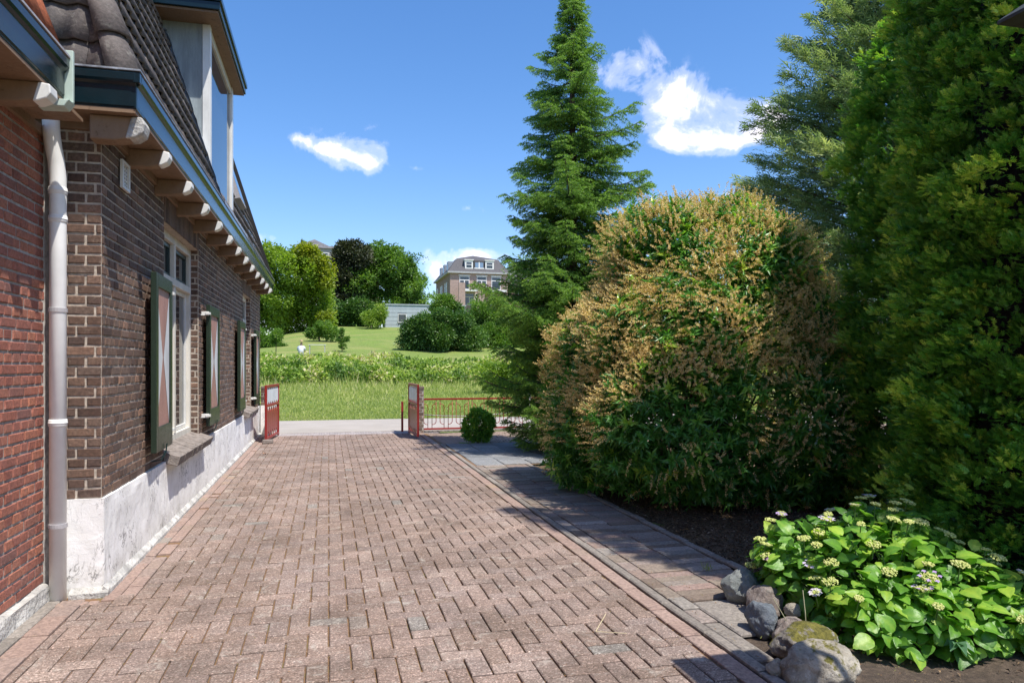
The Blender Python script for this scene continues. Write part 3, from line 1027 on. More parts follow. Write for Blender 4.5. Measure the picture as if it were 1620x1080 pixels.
rf.box(-3.2, DX + .175, DY0 - .39, DY1 + .245, DZ1 + .12, DZ1 + .185, 0)
c_ = rf.build('dormer_roof_edge', M_green, bevel=.006); c_.parent = dorm
# lead flashing down the cheek and along the foot
fl = MB()
n = 30
V = []
for k in range(n + 1):
    z = DZ0 - .12 + (DZ1 - DZ0) * k / n
    x = roofx(z)
    jx = random.uniform(-.006, .006)
    V += [(x + .075 + jx, DY0 - .10 + random.uniform(-.006, .006), z), (x + .065, DY0 - .01, z + .02), (x - .01, DY0 - .016, z + .03)]
F = []
for k in range(n):
    F += [(3 * k, 3 * k + 1, 3 * k + 4, 3 * k + 3), (3 * k + 1, 3 * k + 2, 3 * k + 5, 3 * k + 4)]
fl.add(V, np.array(F))
n = 24; V = []
for k in range(n + 1):
    y = DY0 - .1 + (DY1 - DY0 + .2) * k / n
    z = DZ0 - .03
    V += [(DX + .012, y, z), (roofx(z - .16) + .078 + random.uniform(-.008, .008), y, z - .10), (roofx(z - .22) + .082 + random.uniform(-.006, .006), y, z - .20)]
F = []
for k in range(n):
    F += [(3 * k, 3 * k + 1, 3 * k + 4, 3 * k + 3), (3 * k + 1, 3 * k + 2, 3 * k + 5, 3 * k + 4)]
fl.add(V, np.array(F))
c_ = fl.build('lead_flashing', M_lead); c_.parent = dorm

# roof window beyond the dormer
rw = MB()
y0, y1 = 12.6, 13.5
for (za, zb) in ((4.15, 4.95),):
    V = [(roofx(za) + .14, y0, za), (roofx(za) + .14, y1, za), (roofx(zb) + .14, y1, zb), (roofx(zb) + .14, y0, zb),
         (roofx(za), y0, za - .03), (roofx(za), y1, za - .03), (roofx(zb), y1, zb), (roofx(zb), y0, zb)]
    rw.add(V, np.array([(0, 1, 2, 3), (0, 3, 7, 4), (1, 5, 6, 2), (0, 4, 5, 1), (2, 6, 7, 3)]), 0)
r_ = at_origin(rw.build('roof_window', M_pipestain), house)
g = MB()
za, zb = 4.2, 4.9
g.add([(roofx(za) + .143, y0 + .06, za), (roofx(za) + .143, y1 - .06, za), (roofx(zb) + .143, y1 - .06, zb), (roofx(zb) + .143, y0 + .06, zb)], np.array([(0, 1, 2, 3)]))
c_ = g.build('pane', M_glass2); c_.parent = r_

# ---- downpipe
dp = MB()
px_, py_ = -1.588, 4.935
dp.tube([(px_, py_, -.01), (px_, py_, 2.42), (px_, py_ - .003, 2.55), (px_ - .004, py_ - .015, 2.64), (px_ - .012, py_ - .035, 2.72), (px_ - .018, py_ - .05, 2.80), (px_ - .02, py_ - .055, 2.88), (px_ - .02, py_ - .055, 2.97)], .046, 20)
d_ = at_origin(dp.build('downpipe', M_pipe, smooth=True), house)
for zz in (1.07, 2.30, 2.47):
    k = MB(); k.tube([(px_, py_, zz - .022), (px_, py_, zz - .018), (px_, py_, zz + .018), (px_, py_, zz + .022)], [.047, .0505, .0505, .047], 20)
    k.tube([(px_, py_, zz - .006), (px_, py_, zz + .006)], .052, 20)
    c_ = k.build('coupler', M_pipe, smooth=True); c_.parent = d_

for zz in (.45, 1.75):
    k = MB(); k.tube([(px_, py_, zz - .012), (px_, py_, zz + .012)], .0515, 20)
    k.box(px_ - .012, px_ + .012, py_ + .048, FY - .005, zz - .01, zz + .01)
    c_ = k.build('pipe_clip', M_pipestain); c_.parent = d_

# ------------------------------------------------------------------ red brick annex
AX = -1.68; AY = 4.99
annex = thing('brick_annex', (-3.5, 2.0, 0), 'red brick annex at the left edge with its own dark green gutter', 'house')
mb = MB()
brick_panel(mb, (AX, 0, 0), (0, 1, 0), (1, 0, 0), -2.0, AY, .10, 2.83, seed=21)
mb.box(-4, AX, -2.0, AY, -.1, 2.84, 1)
at_origin(mb.build('wall', [M_brick_red, M_mortar_grey]), annex)
mb = MB()   # cement fillet where the walls meet
mb.prism([(AX - .02, FY - .003), (AX - .02, AY - .05), (AX + .012, AY - .03), (AX + .03, FY - .003)], 2, .0, 2.84)
at_origin(mb.build('cement_fillet', M_mortar_grey), annex)
mb = MB()
lumpy(mb, (AX + .045, -2, .095), (-.07, 0, .012), (0, 6.95, 0), 4, 130, .012)
lumpy(mb, (AX + .055, -2, .0), (-.01, 0, .095), (0, 6.95, 0), 4, 130, .014)
at_origin(mb.build('stone_foot', M_wsill), annex)
AGX = -1.385; AG0 = 2.865; AG1 = 3.085
GZs = (GZ0, GZ1)
mb = MB()
P_ = [(-.24, AG0), (-.012, AG0), (-.012, AG0 + .012), (-.004, AG0 + .012), (-.004, AG0 + .135), (.012, AG0 + .150), (.020, AG0 + .165), (.020, AG1 - .012), (.004, AG1), (-.014, AG1), (-.014, AG0 + .16), (-.24, AG0 + .12)]
mb.prism([(AGX + p_, z) for p_, z in P_], 1, -2, 4.42)
at_origin(mb.build('gutter', M_green, bevel=.004), annex)
mb = MB(); mb.box(AGX - .016, AGX + .024, -2, 4.42, AG1 - .002, AG1 + .01)
at_origin(mb.build('gutter_lip', M_pipestain), annex)
mb = MB()
mb.box(AGX - .14, AGX + .035, 4.422, 4.448, AG0 - .02, AG1 + .045)
mb.prism([(AGX - .17, AG0 - .022), (AGX + .036, AG0 - .022), (AGX + .01, AG0 - .06), (AGX - .12, AG0 - .065)], 1, 4.36, 4.46)
at_origin(mb.build('gutter_end_board', M_pale, bevel=.004), annex)
mb = MB(); mb.box(AX, AGX - .012, -2, 4.75, 2.842, 2.862)
mb.box(AX, AX + .03, -2, AY - .01, 2.79, 2.842)
at_origin(mb.build('soffit', M_bracket), annex)
yc = 4.17
while yc > -1:
    e2 = EZ - .085
    mb = MB()
    dx = AGX
    prof = [(AX, 2.842), (AX, e2 - .105), (AX + .16, e2 - .10), (dx - .035, e2 - .085), (dx + .005, e2 - .068), (dx + .022, e2 - .045), (dx + .018, e2 + .0), (dx - .02, 2.842)]
    mb.prism(prof, 1, yc - .05, yc + .05)
    o_ = at_origin(mb.build('corbel', M_bracket, bevel=.008), annex)
    e = MB()
    e.prism([(dx - .055, e2 - .093), (dx - .03, e2 - .088), (dx + .008, e2 - .072), (dx + .027, e2 - .047), (dx + .023, e2 - .001), (dx - .03, e2 + .006)], 1, yc - .053, yc + .053)
    c_ = e.build('corbel_end', M_white, bevel=.006); c_.parent = o_
    yc -= .86
ro = MB()
tile_field(ro, (-1.50, 0, 3.06), (0, 1, 0), (-1, 0, 0), -2.0, 4.86, .21, .28, 8, amp=.02, lift=.02, seed=9)
ro.add([(-1.52, -2, 3.0), (-1.52, 4.86, 3.0), (-2.3, 4.86, 5.4), (-2.3, -2, 5.4)], np.array([(0, 1, 2, 3)]), 1)
at_origin(ro.build('roof', [M_rtile, M_dark], smooth=True), annex)

#SECTION2
# ------------------------------------------------------------------ gates, piers, railing
def bricks_pier(name, x0, x1, y0, y1, h, label, z0=0.0, matl=None, seed=1):
    root = thing(name, ((x0 + x1) / 2, (y0 + y1) / 2, 0), label, 'pillar')
    mb = MB()
    matl = matl or M_brick_pier
    mb.box(x0 + .004, x1 - .004, y0 + .004, y1 - .004, -.05, h - .004, 1)
    brick_panel(mb, (0, y0 + .004, 0), (1, 0, 0), (0, -1, 0), x0, x1, z0, h, seed=seed, bl=.2, rel=.006)
    brick_panel(mb, (x0 + .004, 0, 0), (0, 1, 0), (-1, 0, 0), y0, y1, z0, h, seed=seed + 1, bl=.2, rel=.006)
    brick_panel(mb, (x1 - .004, 0, 0), (0, 1, 0), (1, 0, 0), y0, y1, z0, h, seed=seed + 2, bl=.2, rel=.006)
    at_origin(mb.build('brickwork', [matl, M_mortar_grey]), root)
    cp = MB(); cp.box(x0 - .006, x1 + .006, y0 - .006, y1 + .006, h - .002, h + .05)
    at_origin(cp.build('cap', M_brick_pier, bevel=.006), root)
    return root


bricks_pier('gate_pier', 1.64, 1.92, 15.12, 15.38, .92, 'weathered grey brown brick pier between the right red gate and the railing', seed=31)
pr_ = bricks_pier('gate_pier', WX + .045, -1.06, 15.50, 15.78, .93, 'low brown brick pier between the house corner and the left red gate', z0=.6, matl=M_brick_dark, seed=41)
mb = MB(); mb.box(WX + .04, -1.05, 15.49, 15.785, -.05, .6)
at_origin(mb.build('rendered_base', M_plinth), pr_)


def gate(xh, yh, xn, yn, label, face):
    """hinge point (xh,yh), free end (xn,yn)"""
    root = thing('garden_gate', (xh, yh, 0), label, 'gate', 'pair of red metal driveway gates')
    ex = Vector((xn - xh, yn - yh, 0)); L = ex.length; ex.normalize(); nx = Vector((-ex.y, ex.x, 0)) * face
    o0 = Vector((xh, yh, 0))
    def bx(mb, u0, u1, n0, n1, z0, z1, mi=0):
        V = []
        for z in (z0, z1):
            for (u, n) in ((u0, n0), (u1, n0), (u1, n1), (u0, n1)):
                V.append(tuple(o0 + ex * u + nx * n + Vector((0, 0, z))))
        mb.add(V, np.array([(0, 3, 2, 1), (4, 5, 6, 7), (0, 1, 5, 4), (1, 2, 6, 5), (2, 3, 7, 6), (3, 0, 4, 7)]), mi)
    zb, zt = .045, 1.045; zm = .66
    fr = MB(); t = .045
    bx(fr, 0, t, 0, .04, zb - .03, zt); bx(fr, L - t, L, 0, .04, zb, zt)
    bx(fr, t, L - t, 0, .04, zt - .045, zt); bx(fr, t, L - t, 0, .04, zm - .02, zm + .025); bx(fr, t, L - t, 0, .04, zb, zb + .045)
    at_origin(fr.build('frame', M_red, bevel=.004), root)
    def pickets(za, zb_, n, pt, name, m_, notch):
        mb = MB(); W = (L - 2 * t) / n
        for k in range(n):
            u0 = t + k * W + .003; u1 = t + (k + 1) * W - .003; uc = (u0 + u1) / 2
            out = [(u0, za + pt), (uc, za), (u1, za + pt), (u1, zb_ - pt), (uc, zb_), (u0, zb_ - pt)]
            V = []
            for nn in (.014, .026):
                for (u, z) in out: V.append(tuple(o0 + ex * u + nx * nn + Vector((0, 0, z))))
            F = [(0, 1, 2, 3, 4, 5)[::-1], (6, 7, 8, 9, 10, 11)] + [(i, (i + 1) % 6, 6 + (i + 1) % 6, 6 + i) for i in range(6)]
            mb.add(V, F)
        mb2 = mb.build(name, m_); at_origin(mb2, root)
    pickets(zb + .05, zm - .025, 6, .10, 'lower_slats', M_red, 1)
    pickets(zm + .03, zt - .05, 6, .05, 'upper_pickets', M_gatewhite, 1)
    for zz in (.2, .9):
        h_ = MB(); c0 = o0 + nx * .02; h_.tube([(c0.x, c0.y, zz - .04), (c0.x, c0.y, zz + .04)], .014, 8)
        at_origin(h_.build('hinge_pin', M_shut_edge), root)
    return root


gate(-1.00, 15.28, -1.135, 13.98, 'left red gate leaf opened along the house wall, white pointed pickets in its top', 1)
gate(1.60, 15.18, 1.635, 13.88, 'right red gate leaf opened beside the brick pier, white pointed pickets in its top', 1)
mb = MB(); mb.box(1.50, 1.545, 15.6, 15.645, -.05, .62)
root = thing('gate_stop_post', (1.52, 15.6, 0), 'short red post just behind the right gate leaf at the street edge', 'post')
at_origin(mb.build('post', M_red, bevel=.004), root)
mb = MB(); mb.box(1.495, 1.55, 15.595, 15.65, .62, .635); at_origin(mb.build('cap', M_red), root)
mb = MB(); mb.box(-1.16, -.98, 13.80, 13.93, 0, .065)
tag(mb.build('stone_block', M_stone, bevel=.01), 'small grey stone block holding the left red gate open', 'block')

# railing with interlocking hooked bars
rail = thing('railing', (1.93, 15.25, 0), 'low red metal railing of hooked bars between brick pier and spruce', 'railing')
RY = 15.25; R0, R1 = 1.925, 6.9
zb, zt = .075, .70
mb = MB(); mb.box(R0, R1, RY - .02, RY + .02, zt - .018, zt + .018); at_origin(mb.build('top_rail', M_red, bevel=.003), rail)
mb = MB(); mb.box(R0, R1, RY - .015, RY + .015, zb - .018, zb + .018); at_origin(mb.build('bottom_rail', M_red, bevel=.003), rail)
S = .344
protoA = protoB = None


def hook(x, dirx, top):
    """long bar from one rail whose other end curls towards its neighbour"""
    r = .07; W_ = .086
    pts = []
    if top:      # hangs from the top rail, curls at the bottom to the neighbour
        pts.append((0, 0, zt - .018)); pts.append((0, 0, zb + .16))
        for k in range(1, 7):
            a_ = math.pi / 2 * k / 6
            pts.append((dirx * W_ * (1 - math.cos(a_)), 0, zb + .16 - .07 * math.sin(a_)))
    else:
        pts.append((0, 0, zb + .018)); pts.append((0, 0, zt - .17))
        for k in range(1, 7):
            a_ = math.pi / 2 * k / 6
            pts.append((dirx * W_ * (1 - math.cos(a_)), 0, zt - .17 + .07 * math.sin(a_)))
    m_ = MB(); m_.tube(pts, .0075, 6)
    o_ = m_.build('baluster', M_red, smooth=True)
    return o_


protos = [hook(0, 1, True), hook(0, -1, False), hook(0, 1, False), hook(0, -1, True)]
offs = [.01, .096, .184, .270]
k = 0; first = True
while R0 + k * S + .28 < R1:
    for pr0, of in zip(protos, offs):
        o_ = pr0 if first else pr0.copy()
        if not first: COL.objects.link(o_)
        o_.parent = rail
        o_.location = (R0 + k * S + of - 1.93, 0, 0)
    first = False; k += 1
rp = thing('railing_post', (4.22, 15.18, 0), 'pale grey steel post in front of the red railing near the spruce', 'post')
mb = MB(); mb.box(4.19, 4.25, 15.15, 15.205, -.05, .80); at_origin(mb.build('post', M_pipe, bevel=.004), rp)
mb = MB(); mb.box(4.185, 4.255, 15.145, 15.21, .80, .812); at_origin(mb.build('cap', M_pipestain), rp)
mb = MB()
mb.tube([(1.93, 15.5, .36), (2.4, 15.5, .325), (3.0, 15.5, .31), (3.6, 15.5, .345), (4.2, 15.5, .415), (5.2, 15.5, .56)], .010, 6)
tag(mb.build('handrail_tube', M_pipestain, smooth=True), 'thin grey sagging rod crossing behind the red railing', 'rod')
kb = Pave()
x = 1.95
while x < 7:
    kb.pv(x, x + .49, 15.32, 15.42, .03, 0, .01); x += .497
tag(kb.build('edging_kerb', M_kerb), kind='structure')

# ------------------------------------------------------------------ foliage tools
def frame_axes(D, Nn):
    D = nrm(D); Nn = nrm(Nn - D * np.sum(Nn * D, -1, keepdims=True)); S_ = np.cross(D, Nn)
    return D, Nn, S_


def leaves(mb, P, D, Nn, L, W, tint, tmpl='diamond', mi=0, droop=.15, fold=.18):
    n = len(P)
    D, Nn, S_ = frame_axes(D, Nn)
    L = np.broadcast_to(np.asarray(L, float), (n,))[:, None]; W = np.broadcast_to(np.asarray(W, float), (n,))[:, None]
    if tmpl == 'diamond':
        T = [(0, 0, 0), (.5, .42, fold * .4), (0, 1, -droop), (-.5, .42, fold * .4)]; F = [(0, 1, 2, 3)]
    elif tmpl == 'fold':
        T = [(0, 0, 0), (.5, .42, fold), (0, .5, 0), (-.5, .42, fold), (0, 1, -droop)]; F = [(0, 1, 4, 2), (0, 2, 4, 3)]
    elif tmpl == 'needle':
        T = [(-.5, 0, 0), (.5, 0, 0), (0, 1, 0)]; F = [(0, 1, 2)]
    elif tmpl == 'blade':
        T = [(-.5, 0, 0), (.5, 0, 0), (.3, .6, -.05), (0, 1, -droop), (-.3, .6, -.05)]; F = [(0, 1, 2, 3, 4)]
    T = np.array(T)
    V = P[:, None, :] + S_[:, None, :] * (T[:, 0][None, :, None] * W[:, None]) + D[:, None, :] * (T[:, 1][None, :, None] * L[:, None]) + Nn[:, None, :] * (T[:, 2][None, :, None] * L[:, None])
    k = len(T)
    F = np.array(F)
    FF = (F[None] + (np.arange(n) * k)[:, None, None]).reshape(-1, F.shape[1])
    mb.add(V.reshape(-1, 3), FF, mi, np.repeat(np.broadcast_to(tint, (n,)), k))


def union_surface(ells, n, rng=RNG, inner=.86, shell=(.92, 1.0)):
    """points on the outside of a union of ellipsoids [(c, r)], with outward normals"""
    C_ = np.array([e[0] for e in ells], float); Rr = np.array([e[1] for e in ells], float)
    ar = (Rr[:, 0] * Rr[:, 1] + Rr[:, 1] * Rr[:, 2] + Rr[:, 0] * Rr[:, 2])
    Pn = []; Nn = []; got = 0
    while got < n:
        m_ = int((n - got) * 1.8) + 50
        k = rng.choice(len(ells), m_, p=ar / ar.sum())
        d = rnd(m_, rng)
        q = C_[k] + d * Rr[k] * rng.uniform(shell[0], shell[1], (m_, 1))
        ok = np.ones(m_, bool)
        for e in range(len(ells)):
            ins = np.sum(((q - C_[e]) / Rr[e]) ** 2, -1) < inner ** 2
            ok &= ~(ins & (k != e))
        nn = nrm(d / Rr[k])
        Pn.append(q[ok]); Nn.append(nn[ok]); got += ok.sum()
    return np.concatenate(Pn)[:n], np.concatenate(Nn)[:n]


def clumpy(mb, ells, nc, rc, per, L, W, tmpl='diamond', mi=0, up=.5, rng=RNG, tint_hi=.25, zmin=None, out=.8, shell=(.75, .98), droop=.15, base=0.0):
    """foliage as clumps of leaves over a union of ellipsoids"""
    C_, N_ = union_surface(ells, nc, rng, shell=shell)
    nn_ = np.array([noise.noise(Vector(tuple(c / (rc * 2.4)))) for c in C_])
    C_ = C_ + N_ * (nn_ * rc * 3.0)[:, None]
    rcs = rng.uniform(rc * .45, rc * 1.3, nc)
    ct = rng.normal(0, .10, nc) + nn_ * .35
    d = nrm(rng.normal(size=(nc, per, 3)) + N_[:, None, :] * .7 + np.array([0, 0, .35]))
    P = C_[:, None, :] + d * (rcs[:, None, None] * rng.uniform(.45, 1.05, (nc, per, 1))) * np.array([1, 1, .8])
    P = P.reshape(-1, 3); d = d.reshape(-1, 3); n = len(P)
    Nr = np.repeat(N_, per, 0)
    if zmin is not None:
        ok = P[:, 2] > zmin if not callable(zmin) else P[:, 2] > zmin(P[:, 0], P[:, 1])
    else:
        ok = np.ones(n, bool)
    D = d * .7 + Nr * .4 + rng.normal(0, .5, (n, 3))
    Nn = np.array([0, 0, 1]) * up + d * out * .6 + rng.normal(0, .45, (n, 3))
    t = np.clip(.45 + base + np.repeat(ct, per) + rng.normal(0, .13, n), 0, 1)
    leaves(mb, P[ok], D[ok], Nn[ok], (rng.uniform(.7, 1.25, n) * L)[ok], (rng.uniform(.75, 1.2, n) * W)[ok], t[ok], tmpl, mi, droop)


def trunk_mesh(base, top, r0, r1, bends=.1, limbs=6, crown_r=2.0, seed=0, ztop=.4):
    rg = random.Random(seed); mb = MB()
    b = Vector(base); t = Vector(top); pts = []; rs = []
    for k in range(9):
        f = k / 8; p = b.lerp(t, f) + Vector((rg.uniform(-1, 1), rg.uniform(-1, 1), 0)) * bends * (0 if k == 0 else 1)
        pts.append(p); rs.append(r0 * (1 - f) + r1 * f + (r0 * .4 if k == 0 else 0))
    mb.tube(pts, rs, 9)
    for l in range(limbs):
        f = rg.uniform(ztop, .9); p = b.lerp(t, f); a_ = rg.uniform(0, 6.28); q = crown_r * rg.uniform(.5, .85)
        e = p + Vector((math.cos(a_) * q, math.sin(a_) * q, q * rg.uniform(.3, .8)))
        mid = p.lerp(e, .5) + Vector((0, 0, q * .12))
        mb.tube([p, mid, e], [r0 * .45 * (1 - f * .5), r0 * .28, r0 * .08], 6)
    return mb


ML_green = leafmat('leaf_mid_green', [(0, (.035, .09, .014)), (.5, (.10, .20, .026)), (1, (.24, .36, .05))], .5, .32)
ML_light = leafmat('leaf_light_green', [(0, (.08, .15, .015)), (.5, (.17, .27, .028)), (1, (.29, .37, .04))], .5, .35)
ML_yellow = leafmat('leaf_yellow_green', [(0, (.12, .17, .012)), (.5, (.24, .28, .015)), (1, (.40, .38, .02))], .5, .35)
ML_copper = leafmat('leaf_copper', [(0, (.014, .020, .010)), (.5, (.042, .050, .024)), (1, (.10, .11, .05))], .45, .15)
ML_dark = leafmat('leaf_dark_green', [(0, (.022, .06, .014)), (.5, (.06, .14, .026)), (1, (.18, .28, .05))], .4, .22)
ML_laurel = leafmat('laurel_leaf', [(0, (.035, .11, .02)), (.45, (.085, .25, .035)), (.72, (.20, .40, .05)), (1, (.50, .58, .07))], .36, .30, spec=.5)
ML_flower = leafmat('laurel_flower_spike', [(0, (.46, .30, .115)), (.5, (.78, .57, .26)), (1, (.92, .81, .46))], .8, .3, tcol=1.1)
ML_spruce = leafmat('spruce_needle', [(0, (.035, .085, .022)), (.5, (.10, .21, .045)), (1, (.27, .42, .065))], .55, .32)
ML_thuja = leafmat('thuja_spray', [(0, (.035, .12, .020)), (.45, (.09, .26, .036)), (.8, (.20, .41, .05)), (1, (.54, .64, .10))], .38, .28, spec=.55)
ML_cypress = leafmat('cypress_spray', [(0, (.055, .10, .05)), (.5, (.18, .26, .12)), (1, (.48, .52, .28))], .6, .3)
ML_hyd = leafmat('hydrangea_leaf', [(0, (.055, .16, .022)), (.5, (.155, .34, .038)), (1, (.40, .54, .07))], .42, .38, spec=.42, bumpy=60)
ML_grass = leafmat('grass_blade', [(0, (.15, .23, .04)), (.5, (.32, .38, .085)), (.85, (.52, .52, .20)), (1, (.64, .54, .32))], .6, .3)
ML_bramble = leafmat('bramble_leaf', [(0, (.07, .14, .02)), (.5, (.20, .31, .045)), (.85, (.36, .44, .08)), (1, (.52, .46, .26))], .5, .3)

# ------------------------------------------------------------------ spruce
def spruce(loc, H, label):
    rg = np.random.default_rng(5)
    root = thing('spruce_tree', loc, label, 'tree')
    O = np.array(loc)
    tr = MB(); tr.tube([(loc[0], loc[1], -.1), (loc[0] + .01, loc[1], H * .5), (loc[0], loc[1], H + .15)], [.13, .075, .010], 10)
    at_origin(tr.build('trunk', M_bark, smooth=True), root)
    br = MB()
    A_, B_, T_ = [], [], []
    z = .10
    while z < H - .05:
        f = z / H
        Rz = 1.10 * float(np.interp(z, [0, .4, .9, 1.5, 2.1, 3.3, 4.4, 5.1, 5.9, 6.8, 7.8], [.62, .78, 1.06, 1.38, 1.42, 1.06, .98, .86, .64, .36, .08]))
        nb = 8 if f < .75 else 6
        a0 = rg.uniform(0, 6.28)
        for b in range(nb):
            a_ = a0 + 6.283 * b / nb + rg.normal(0, .18)
            L = Rz * rg.uniform(.70, 1.12) * (1 + .55 * noise.noise(Vector((math.cos(a_) * 1.3, math.sin(a_) * 1.3, z * .9))))
            if rg.uniform() < .04 and f < .6: continue
            rise = (-.22 + .95 * max(0, f - .55)) + rg.normal(0, .07)
            zb_ = z + rg.normal(0, .045)
            dirh = np.array([math.cos(a_), math.sin(a_), 0]); side = np.array([-math.sin(a_), math.cos(a_), 0])
            ts = np.linspace(0, 1, 9)
            droop = -.22 if f < .6 else 0
            pts = O + dirh * (ts * L)[:, None] + np.array([0, 0, 1]) * (zb_ + L * (rise * ts + droop * ts * (1 - ts) * 1.5 + .16 * ts ** 3))[:, None]
            br.tube([tuple(p) for p in pts], list(np.linspace(.016, .004, 9) * (.5 + L * .6)), 5, 0)
            # side shoots
            m_ = max(8, int(L / .030))
            tt = (np.arange(m_) + .5) / m_ * .86 + .14 * (1 - .2 * 0)
            tt = np.clip(tt + rg.normal(0, .01, m_), .1, 1)
            sgn = np.where(np.arange(m_) % 2 == 0, 1, -1)
            base = np.stack([np.interp(tt, ts, pts[:, c_]) for c_ in range(3)], 1)
            sl = (.10 + .42 * L * (1.05 - tt) * rg.uniform(.5, 1.1, m_)) * (1 if f < .8 else .7)
            dd = dirh * .75 + side * sgn[:, None] * .9 + np.stack([rg.normal(0, .12, m_), rg.normal(0, .12, m_), rg.normal(-.42, .25, m_)], 1)
            dd = nrm(dd)
            end = base + dd * sl[:, None]
            A_.append(base); B_.append(end); T_.append(np.full(m_, .30) + .25 * tt)
            # leader
            A_.append(pts[5:8]); B_.append(pts[6:9]); T_.append(np.full(3, .75))
            # tertiary shoots on each side shoot
            k = 7
            q = (np.arange(k) + .6) / k
            tb = base[:, None, :] + (end - base)[:, None, :] * q[None, :, None]
            s2 = np.where((np.arange(k) % 2) == 0, 1, -1)
            sd2 = np.cross(dd, np.array([0, 0, 1.0])); sd2 = nrm(sd2)
            d2 = nrm(dd[:, None, :] * .9 + sd2[:, None, :] * s2[None, :, None] * .75 + rg.normal(0, .15, (m_, k, 3)) + np.array([0, 0, -.30]))
            l2 = (.055 + .18 * sl[:, None] * (1.1 - q[None])) * rg.uniform(.8, 1.2, (m_, k))
            A_.append(tb.reshape(-1, 3)); B_.append((tb + d2 * l2[..., None]).reshape(-1, 3)); T_.append(np.repeat(.5 + .3 * tt, k) + .1)
        z += (.150 if f < .8 else .10) * rg.uniform(.8, 1.25)
    at_origin(br.build('branches', M_bark), root)
    A_ = np.concatenate(A_); B_ = np.concatenate(B_); T_ = np.concatenate(T_)
    seg = B_ - A_; ln = np.linalg.norm(seg, axis=1); dn = seg / ln[:, None]
    nd = MB()
    cnt = np.clip((ln / .0060).astype(int), 8, 40)
    idx = np.repeat(np.arange(len(A_)), cnt); n = len(idx)
    f = rg.uniform(0, 1, n)
    P = A_[idx] + seg[idx] * f[:, None]
    r = rg.normal(size=(n, 3)); r = nrm(r - dn[idx] * np.sum(r * dn[idx], -1, keepdims=True))
    r[:, 2] += .25
    D = dn[idx] * .75 + r
    tv = np.clip(T_[idx] * .8 + .28 * (f - .35) + rg.normal(0, .08, n) + np.repeat(rg.normal(0, .1, len(A_)), cnt), 0, 1)
    leaves(nd, P, D, rnd(n, rg), rg.uniform(.020, .034, n), .0095, tv, 'needle')
    at_origin(nd.build('needles', ML_spruce), root)
    return root


spruce((3.93, 11.5, 0), 7.75, 'tall narrow spruce with layered branches, standing alone against the sky')


# ------------------------------------------------------------------ scale-leaf conifers (thuja, cypress)
def sprays(mb, P, D, Nn, size, tint, fingers=9, rng=RNG, mi=0, fw=.11, curl=.2):
    """flat fan-like sprays: each a set of tapering fingers"""
    n = len(P); D, Nn, S_ = frame_axes(D, Nn)
    size = np.broadcast_to(size, (n,))
    for k in range(fingers):
        side = 0 if k == 0 else (1 if k % 2 else -1)
        t0 = 0 if k == 0 else .10 + .78 * ((k - 1) // 2) / max(1, (fingers - 1) // 2)
        ang_ = side * (rng.uniform(.55, .85, n)) if k else np.zeros(n)
        ll = size * (1.0 if k == 0 else (.50 - .30 * t0)) * rng.uniform(.8, 1.2, n)
        d = D * np.cos(ang_)[:, None] + S_ * np.sin(ang_)[:, None] + Nn * rng.normal(0, curl, n)[:, None]
        b = P + D * (t0 * size)[:, None]
        leaves(mb, b, d, Nn + rng.normal(0, .25, (n, 3)), ll, size * fw * (1 if k else 1.1), np.clip(tint + rng.normal(0, .05, n) + t0 * .08, 0, 1), 'diamond', mi, droop=.05)


